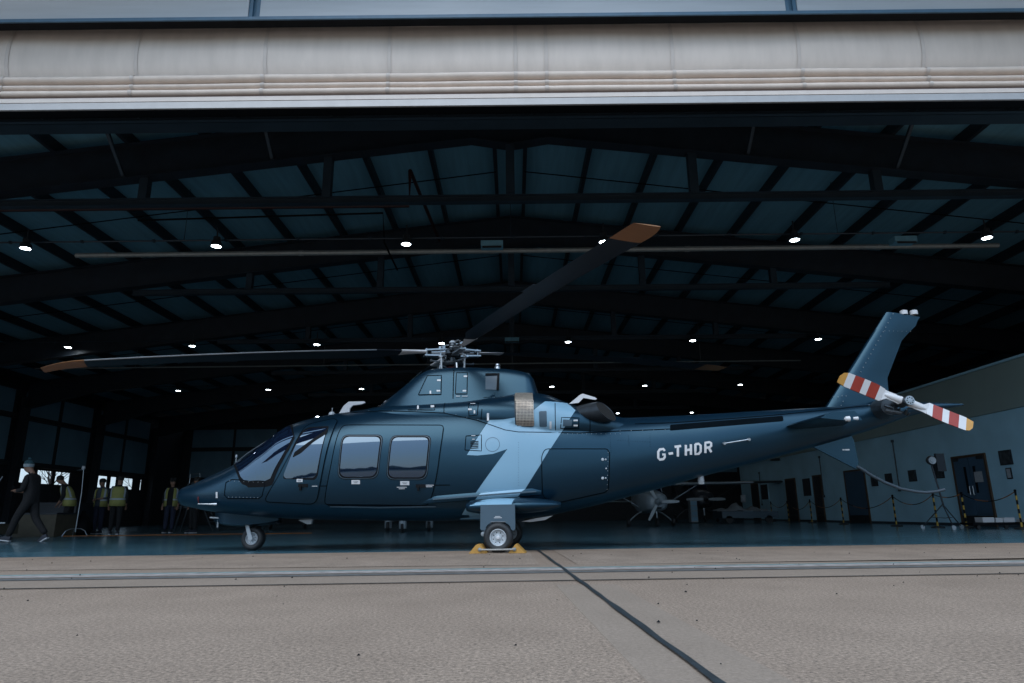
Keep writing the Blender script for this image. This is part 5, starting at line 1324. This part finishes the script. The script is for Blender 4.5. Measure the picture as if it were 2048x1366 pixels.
# table frame and clutter at the far left
T = thing('trolley', 'low dark trolley with pale top rail at the left picture edge', 'trolley', (-14.3, 18.3, 0))
m = MB(); m.box(-15.2, -13.35, 18.0, 18.7, .12, .38); m.build('deck', M['crate'], T)
m = MB(); m.bar((-15.2, 17.98, .41), (-13.2, 17.98, .41), .03, .03); m.build('rail', M['metal'], T)
for xx in (-15.0, -13.5):
    m = MB(); m.lathe([(0, -.03), (.07, -.03), (.07, .03), (0, .03)], 12, (xx, 18.1, .075), 'Y'); m.build('castor', M['rubber'], T)
for i, (x, y, sx, sy, sz, lab) in enumerate(((-13.9, 20.6, .6, .5, .62, 'dark wooden crate standing behind the walking person'), (-14.6, 22.5, .7, .6, .95, 'taller dark case standing against the left wall'))):
    t = thing('crate', lab, 'crate', (x, y, 0)); m = MB(); m.box(x - sx, x + sx, y - sy, y + sy, .004, sz); m.build('box', M['crate' if i == 0 else 'steel'], t)
    m = MB(); m.box(x - sx - .02, x + sx + .02, y - sy - .02, y + sy + .02, sz + .002, sz + .05); m.build('lid', M['steel'], t)
B = thing('waste_bag', 'black rubbish sack slumped on the floor left of the vests', 'sack', (-13.9, 21.6, 0))
m = MB(); m.lathe([(0, .75), (.06, .72), (.04, .66), (.2, .5), (.30, .28), (.31, .1), (.24, .01), (0, .006)], 14, (-13.4, 21.5, 0)); m.build('sack', M['black'], B, 60)

# tripod lamp on the right
S = thing('tripod_lamp', 'round work lamp on a tall black wheeled tripod by the office wall', 'work lamp', (11.0, 17.6, 0))
x, y = 10.95, 17.6
m = MB(); m.tube([(x, y, .55), (x - .14, y, 1.62)], .022, 8); m.build('pole', M['steel'], S)
for a_ in (.4, 2.6, 4.4):
    c_, s_ = math.cos(a_), math.sin(a_); m = MB(); m.tube([(x - .02, y, .62), (x + .52 * c_, y + .52 * s_, .08)], .015, 6).tube([(x, y, .28), (x + .3 * c_, y + .3 * s_, .30)], .008, 6); lg = m.build('leg', M['steel'], S)
    m = MB(); m.lathe([(0, -.02), (.055, -.02), (.055, .02), (0, .02)], 12, (x + .54 * c_, y + .54 * s_, .058), 'Y'); m.build('castor', M['metal'], lg, 40)
m = MB(); m.lathe([(.0, .10), (.09, .09), (.125, .0), (.115, -.05), (.10, -.06)], 20, (x - .16, y - .05, 1.72), 'Y'); lh = m.build('lamp_head', M['lamp'], S, 40)
m = MB(); m.lathe([(.095, -.055), (.06, -.045), (.05, -.06), (0, -.06)], 20, (x - .16, y - .05, 1.72), 'Y'); m.build('lens', M['rim'], lh, 40)
m = MB(); m.box(x + .0, x + .22, y - .02, y + .06, 1.45, 1.9); m.build('ballast_box', M['steel'], S)
# cart with boxes beside the double doors
T = thing('flat_cart', 'low black cart loaded with white boxes in front of the double doors', 'cart', (12.2, 17.8, 0))
m = MB(); m.box(11.55, 13.4, 17.5, 18.0, .10, .16); m.build('deck', M['black'], T)
for xx in (11.7, 12.4, 13.2):
    m = MB(); m.lathe([(0, -.03), (.05, -.03), (.05, .03), (0, .03)], 10, (xx, 17.55, .052), 'Y'); m.build('wheel', M['rubber'], T)
for i, (x0, x1, z1, lab) in enumerate(((11.85, 12.14, .27, 'white box at the left end of the low black cart'), (12.18, 12.36, .25, 'small white box second from the left on the low cart'), (12.38, 12.66, .26, 'white box third from the left on the low cart'), (12.9, 13.1, .22, 'flat pale box at the right end of the low cart'))):
    t = thing('box', lab, 'box', ((x0 + x1) / 2, 17.7, .16)); m = MB(); m.box(x0, x1, 17.56, 17.85, .164, z1); m.build('carton', M['placard'], t); m = MB(); m.box(x0 - .004, x1 + .004, 17.555, 17.855, z1 + .001, z1 + .015); m.build('lid', M['white'], t)
# chain posts and chains
posts = [(10.55, 27.2), (10.6, 25.0), (10.9, 22.4), (11.15, 20.0), (11.3, 17.9), (11.55, 16.1), (12.75, 15.9), (13.1, 14.6)]
from_px = [(1545, 1041), (1578, 1041), (1624, 1041), (1687, 1042), (1792, 1042), (1874, 1042), (1932, 1043), (2042, 1044)]
W_ = []
for i, (px_, py_) in enumerate(from_px):
    dx, dy = px_ - 1024, py_ - 683; ppx, ppy = dx * _cr - dy * _sr, dx * _sr + dy * _cr
    d = Vector((ppx, F_PX * _cp + ppy * _sp, F_PX * _sp - ppy * _cp)); yy_ = [33.5, 31.5, 28.2, 24.8, 21.2, 19.0, 18.6, 16.8][i]
    W_.append((d[0] * yy_ / d[1], yy_))
def make_post():
    t = thing('chain_post', 'post', 'post')
    m = MB(); m.lathe([(0, .0), (.17, .005), (.17, .03), (.05, .06), (0, .06)], 16); m.build('base', M['rubber'], t, 40, local=True)
    for k in range(8):
        m = MB(); m.tube([(0, 0, .06 + .105 * k), (0, 0, .165 + .105 * k)], .024, 10); m.build('band', M['black_y' if k % 2 == 0 else 'black'], t, local=True)
    m = MB(); m.lathe([(0, .05), (.03, .035), (.03, 0), (.024, -.01)], 10, (0, 0, .90)); m.build('cap', M['black'], t, 40, local=True)
    return t
p0 = make_post()
for i, (x, y) in enumerate(W_):
    o = p0 if i == 0 else copy_tree(p0); o.location = (x, y, .004)
    tag(o, f'black and yellow striped chain post, {ordn(i)} from the left along the office wall', 'chain post', 'chain posts along the office wall')
for i in range(len(W_) - 1):
    (x0, y0), (x1, y1) = W_[i], W_[i + 1]; m = MB(); pts = []
    for k in range(13): t_ = k / 12; pts.append((x0 + (x1 - x0) * t_, y0 + (y1 - y0) * t_, .90 - (.30 + .05 * (i % 2)) * 4 * t_ * (1 - t_) * min(1, math.hypot(x1 - x0, y1 - y0) / 2.5)))
    o = link('chain', None) if False else None
    c = thing('chain', f'sagging plastic chain between posts {["one and two", "two and three", "three and four", "four and five", "five and six", "six and seven", "seven and eight"][i]} counted from the left', 'chain', (x0, y0, 0), 0, 'plastic chains between the posts')
    for q in range(4):
        mm = MB(); mm.tube(pts[q * 3:q * 3 + 4], .012, 5); mm.build('links', M['black' if q % 2 == 0 else 'orange'], c)

# ---- parked aeroplanes deep in the hangar ---------------------------
def airfoil_wing(mb, p0, p1, c0, c1, th=.13, n=8):
    rows = []
    for i in range(n + 1):
        t_ = i / n; p = Vector(p0).lerp(Vector(p1), t_); c = c0 + (c1 - c0) * t_; r = []
        for u, v in ((0, 0), (.03, .4), (.15, .85), (.35, 1), (.7, .5), (1, .03), (.7, -.2), (.35, -.4), (.1, -.35)): r.append((p[0], p[1] + u * c, p[2] + v * c * th * .6))
        rows.append(r)
    mb.grid(rows, closed=True, cap=True); return mb
def lightplane(label, x, y, s, body, high=True, blades=3, spats=False, span=4.9, cowl_w=.55, gear=1.05):
    """nose towards the camera"""
    t = thing('light_aircraft', label, 'aircraft', (x, y, 0))
    cz = 1.08 if high else .98
    m = MB(); rows = []
    for yy_, w, h_, zc in ((-.0, .22, .2, cz), (.10, .40, .33, cz), (.35, .50, .40, cz), (1.0, .55, .46, cz + .02), (1.9, .60, .66 if high else .60, cz + .16), (2.8, .58, .66 if high else .6, cz + .16), (4.2, .36, .38, cz + .08), (6.6, .08, .14, cz + .06)):
        rows.append([(x + s * w * abs(math.cos(a_)) ** .7 * (1 if math.cos(a_) > 0 else -1), y + s * yy_, s * (zc + h_ * abs(math.sin(a_)) ** .7 * (1 if math.sin(a_) > 0 else -1))) for a_ in [2 * math.pi * k / 24 for k in range(24)]])
    m.grid(rows, closed=True, cap=True); m.build('fuselage', M[body], t, 50)
    for sg in (-1, 1):
        m = MB(); zw = s * (cz + .80 if high else cz - .25); airfoil_wing(m, (x + sg * s * .35, y + s * 1.5, zw), (x + sg * s * span, y + s * 1.55, zw + (.04 if high else .25) * s), s * 1.45, s * 1.15); m.build('wing', M[body], t, 60)
        m = MB(); airfoil_wing(m, (x, y + s * 6.0, s * (cz + .1)), (x + sg * s * 1.4, y + s * 6.1, s * (cz + .1)), s * .8, s * .55); m.build('tailplane', M[body], t, 60)
        m = MB(); m.tube([(x + sg * s * .25, y + s * 1.9, s * .72), (x + sg * s * (gear * .55), y + s * 1.9, s * .58), (x + sg * s * gear * .85, y + s * 1.9, s * .34), (x + sg * s * gear, y + s * 1.9, s * .17)], .03 * s, 7); m.build('gear_leg', M[body], t, 50)
        if spats:
            m = MB(); m.lathe([(0, .52), (.07, .48), (.11, .38), (.12, .22), (.11, .10)], 14, (x + sg * s * gear, y + s * 1.9, 0)); so = m.build('wheel_spat', M['aircraft'], t, 60)
        m = MB(); m.lathe([(.06, -.06), (.17, -.05), (.19, 0), (.17, .05), (.06, .06)], 18, (x + sg * s * gear, y + s * 1.9, s * .19), 'X'); m.build('wheel', M['rubber'], t, 50)
        if high:
            m = MB(); m.tube([(x + sg * s * .5, y + s * 1.7, s * .85), (x + sg * s * 2.3, y + s * 1.8, s * (cz + .80))], .025 * s, 6); m.build('wing_strut', M[body], t)
        m = MB(); m.tube([(x + sg * s * .42, y + s * 1.05, s * (cz + .4)), (x + sg * s * .46, y + s * 1.45, s * (cz + .82))], .02, 6); m.build('windscreen_post', M[body], t)
    m = MB(); m.add([(x - s * .42, y + s * 1.02, s * (cz + .42)), (x + s * .42, y + s * 1.02, s * (cz + .42)), (x + s * .46, y + s * 1.5, s * (cz + .8)), (x - s * .46, y + s * 1.5, s * (cz + .8))], [(0, 1, 2, 3)]); m.build('windscreen', M['hglass'], t)
    m = MB(); m.prism([(y + s * 5.6, s * (cz + .1)), (y + s * 6.7, s * (cz + .1)), (y + s * 6.85, s * (cz + 1.1)), (y + s * 6.4, s * (cz + 1.1))], -.03, .03)
    m.v = [(x + p[1], p[0], p[2]) for p in m.v]; m.build('fin', M[body], t)
    m = MB(); m.tube([(x, y + s * .45, s * .75), (x, y + s * .40, s * .18)], .035 * s, 8); m.build('nose_leg', M['metal'], t)
    if spats:
        m = MB(); m.lathe([(0, .52), (.07, .48), (.11, .38), (.12, .22), (.11, .10)], 14, (x, y + s * .4, 0)); m.build('wheel_spat', M['aircraft'], t, 60)
    m = MB(); m.lathe([(.06, -.05), (.15, -.04), (.17, 0), (.15, .04), (.06, .05)], 18, (x, y + s * .4, s * .17), 'X'); m.build('wheel', M['rubber'], t, 50)
    m = MB(); m.lathe([(0, -.28), (.05, -.24), (.11, -.12), (.135, 0)], 18, (x, y, s * cz), 'Y'); sp = m.build('spinner', M[body], t, 60)
    for k in range(blades):
        a_ = R(0) - 2 * math.pi * k / blades; m = MB(); rows = []
        for r_, w_ in ((.08, .035), (.25, .06), (.55, .075), (.80, .06), (.93, .035)):
            c_, s_ = math.cos(a_), math.sin(a_); r = []
            for u, v in ((-1, -.012), (1, .03), (1, .036), (-1, .0)): r.append((x + s * (r_ * c_ - u * w_ * s_), y - .06 + v - .02 * u, s * (cz + r_ * s_ + u * w_ * c_)))
            rows.append(r)
        m.grid(rows, closed=True, cap=True); m.build('propeller_blade', M['aircraft'], t, 40)
    if high:
        m = MB(); m.box(x - .1 * s, x + .13 * s, y - .0 * s, y + .06 * s, s * (cz - .30), s * (cz - .24)); m.build('cowl_inlet', M['black'], t)
        m = MB(); c = (x - s * .36, y + s * .16, s * (cz - .08)); m.add([(c[0] - .05, c[1], c[2]), (c[0], c[1] - .02, c[2] - .09), (c[0] + .05, c[1] - .02, c[2]), (c[0], c[1] - .02, c[2] + .09)], [(0, 1, 2, 3)]); m.build('cowl_emblem', M['red'], t)
    return t
lightplane('white high-wing light aircraft with three-bladed propeller facing out under the tail boom', 5.15, 24.6, .80, 'aircraft')
lightplane('light aircraft with three white wheel spats, mostly hidden behind the helicopter belly', -3.35, 20.6, .80, 'aircraft_d', high=False, blades=2, spats=True, span=4.4, gear=.82)
lightplane('dark low-wing aircraft parked beyond the helicopter nose', -9.6, 27.0, .9, 'steel_b', high=False, blades=2, span=4.8)
lightplane('dark aircraft standing far back to the right of the white propeller', 9.2, 33.0, 1.0, 'aircraft_d', high=True, blades=2, span=4.6)
# registration on the dark aircraft behind
c = thing('covered_trailer', 'low pale trailer piled with dust sheets in front of the office wall', 'trailer', (10.2, 30, 0))
m = MB(); m.box(8.9, 11.3, 29.6, 31.0, .22, .50); m.build('bed', M['slate'], c)
rows = []
for i in range(17):
    t_ = i / 16; xx = 8.7 + 2.3 * t_; rows.append([(xx, 29.55 + .18 * j, .50 + (.06 + .30 * math.exp(-((t_ - .42) / .10) ** 2) + .16 * math.exp(-((t_ - .75) / .08) ** 2) + .10 * math.exp(-((t_ - .15) / .07) ** 2) + .04 * math.sin(i * 2.1 + j * 1.7)) * math.sin(math.pi * (j + .3) / 7.6)) for j in range(8)])
m = MB(); m.grid(rows); m.build('dust_sheet', M['canvas'], c, 60)
m = MB(); m.lathe([(0, .32), (.11, .30), (.11, 0), (0, 0)], 14, (10.0, 30.0, .88)); m.build('drum', M['canvas'], c, 40)
for xx in (9.2, 10.9):
    m = MB(); m.lathe([(0, -.05), (.16, -.05), (.16, .05), (0, .05)], 14, (xx, 29.65, .165), 'Y'); m.build('wheel', M['rubber'], c, 40)
t = thing('tool_cabinet', 'narrow pale tool cabinet standing by the dark aircraft', 'cabinet', (7.9, 30.5, 0)); m = MB(); m.box(7.75, 8.05, 30.3, 30.7, .06, 1.0); m.build('case', M['canvas'], t)
for i in range(4):
    m = MB(); m.box(7.77, 8.03, 30.285, 30.298, .12 + .22 * i, .30 + .22 * i); m.build('drawer', M['liner'], t)
# wall camera high on the right wall
t = thing('wall_camera', 'small white security camera high on the right wall', 'camera', (24.4, 32.96, 7.2)); m = MB(); m.lathe([(0, .15), (.09, .11), (.09, -.09), (0, -.12)], 12, (24.06, 32.96, 7.17), 'Z'); m.build('dome', M['placard'], t); m = MB(); m.bar((24.06, 32.96, 7.2), (24.48, 32.96, 7.25), .03, .03); m.build('bracket', M['placard'], t)

# ---- outside: bare trees beyond the left windows, unseen wood added behind the viewer to darken the reflected horizon
def bare_tree(label, x, y, h_, seed):
    rd = random.Random(seed); t = thing('bare_tree', label, 'tree', (x, y, 0), 0, 'bare trees outside the left windows')
    tm = MB(); tm.tube([(x, y, 0), (x + .1, y, h_ * .2), (x - .05, y + .1, h_ * .36)], [.16, .13, .10], 7); tm.build('trunk', M['bark'], t)
    cm = MB()
    def grow(p, d, l, r, k):
        q = p + d * l; cm.tube([p, p.lerp(q, .5) + Vector((rd.uniform(-.05, .05), rd.uniform(-.05, .05), 0)) * l, q], [r, r * .8, r * .6], 4, cap=False)
        if k == 0: return
        for _ in range(3 if k > 2 else 2 + (rd.random() < .5)):
            nd = (d + Vector((rd.uniform(-.7, .7), rd.uniform(-.7, .7), rd.uniform(-.15, .55)))).normalized(); grow(p.lerp(q, rd.uniform(.5, 1)), nd, l * rd.uniform(.62, .82), r * .6, k - 1)
    for _ in range(5): grow(Vector((x, y, h_ * rd.uniform(.18, .36))), Vector((rd.uniform(-.6, .6), rd.uniform(-.6, .6), 1)).normalized(), h_ * .22, .06, 5)
    cm.build('crown', M['bark'], t, fix=False)
bare_tree('bare branching tree seen through the second window from the left', -40, 59, 8.7, 3)
bare_tree('bare branching tree seen through the third window from the left', -38, 60, 9.3, 5)
bare_tree('bare tree seen through the windows behind the pair in vests', -45, 84, 8.7, 9)
m = MB(); rd = random.Random(4)
for i in range(260):
    x = -260 + i * 2.0 + rd.uniform(-1, 1); y = -170 + rd.uniform(-6, 6); r_ = rd.uniform(2, 4); h_ = rd.uniform(5, 10)
    m.lathe([(r_ * .4, 0), (r_, h_ * .35), (r_ * .8, h_ * .7), (0, h_)], 6, (x, y, 0))
tag(m.build('unseen_wood', M['grass']), 'unseen line of trees added behind the viewer to darken reflections', 'wood', kind='stuff')
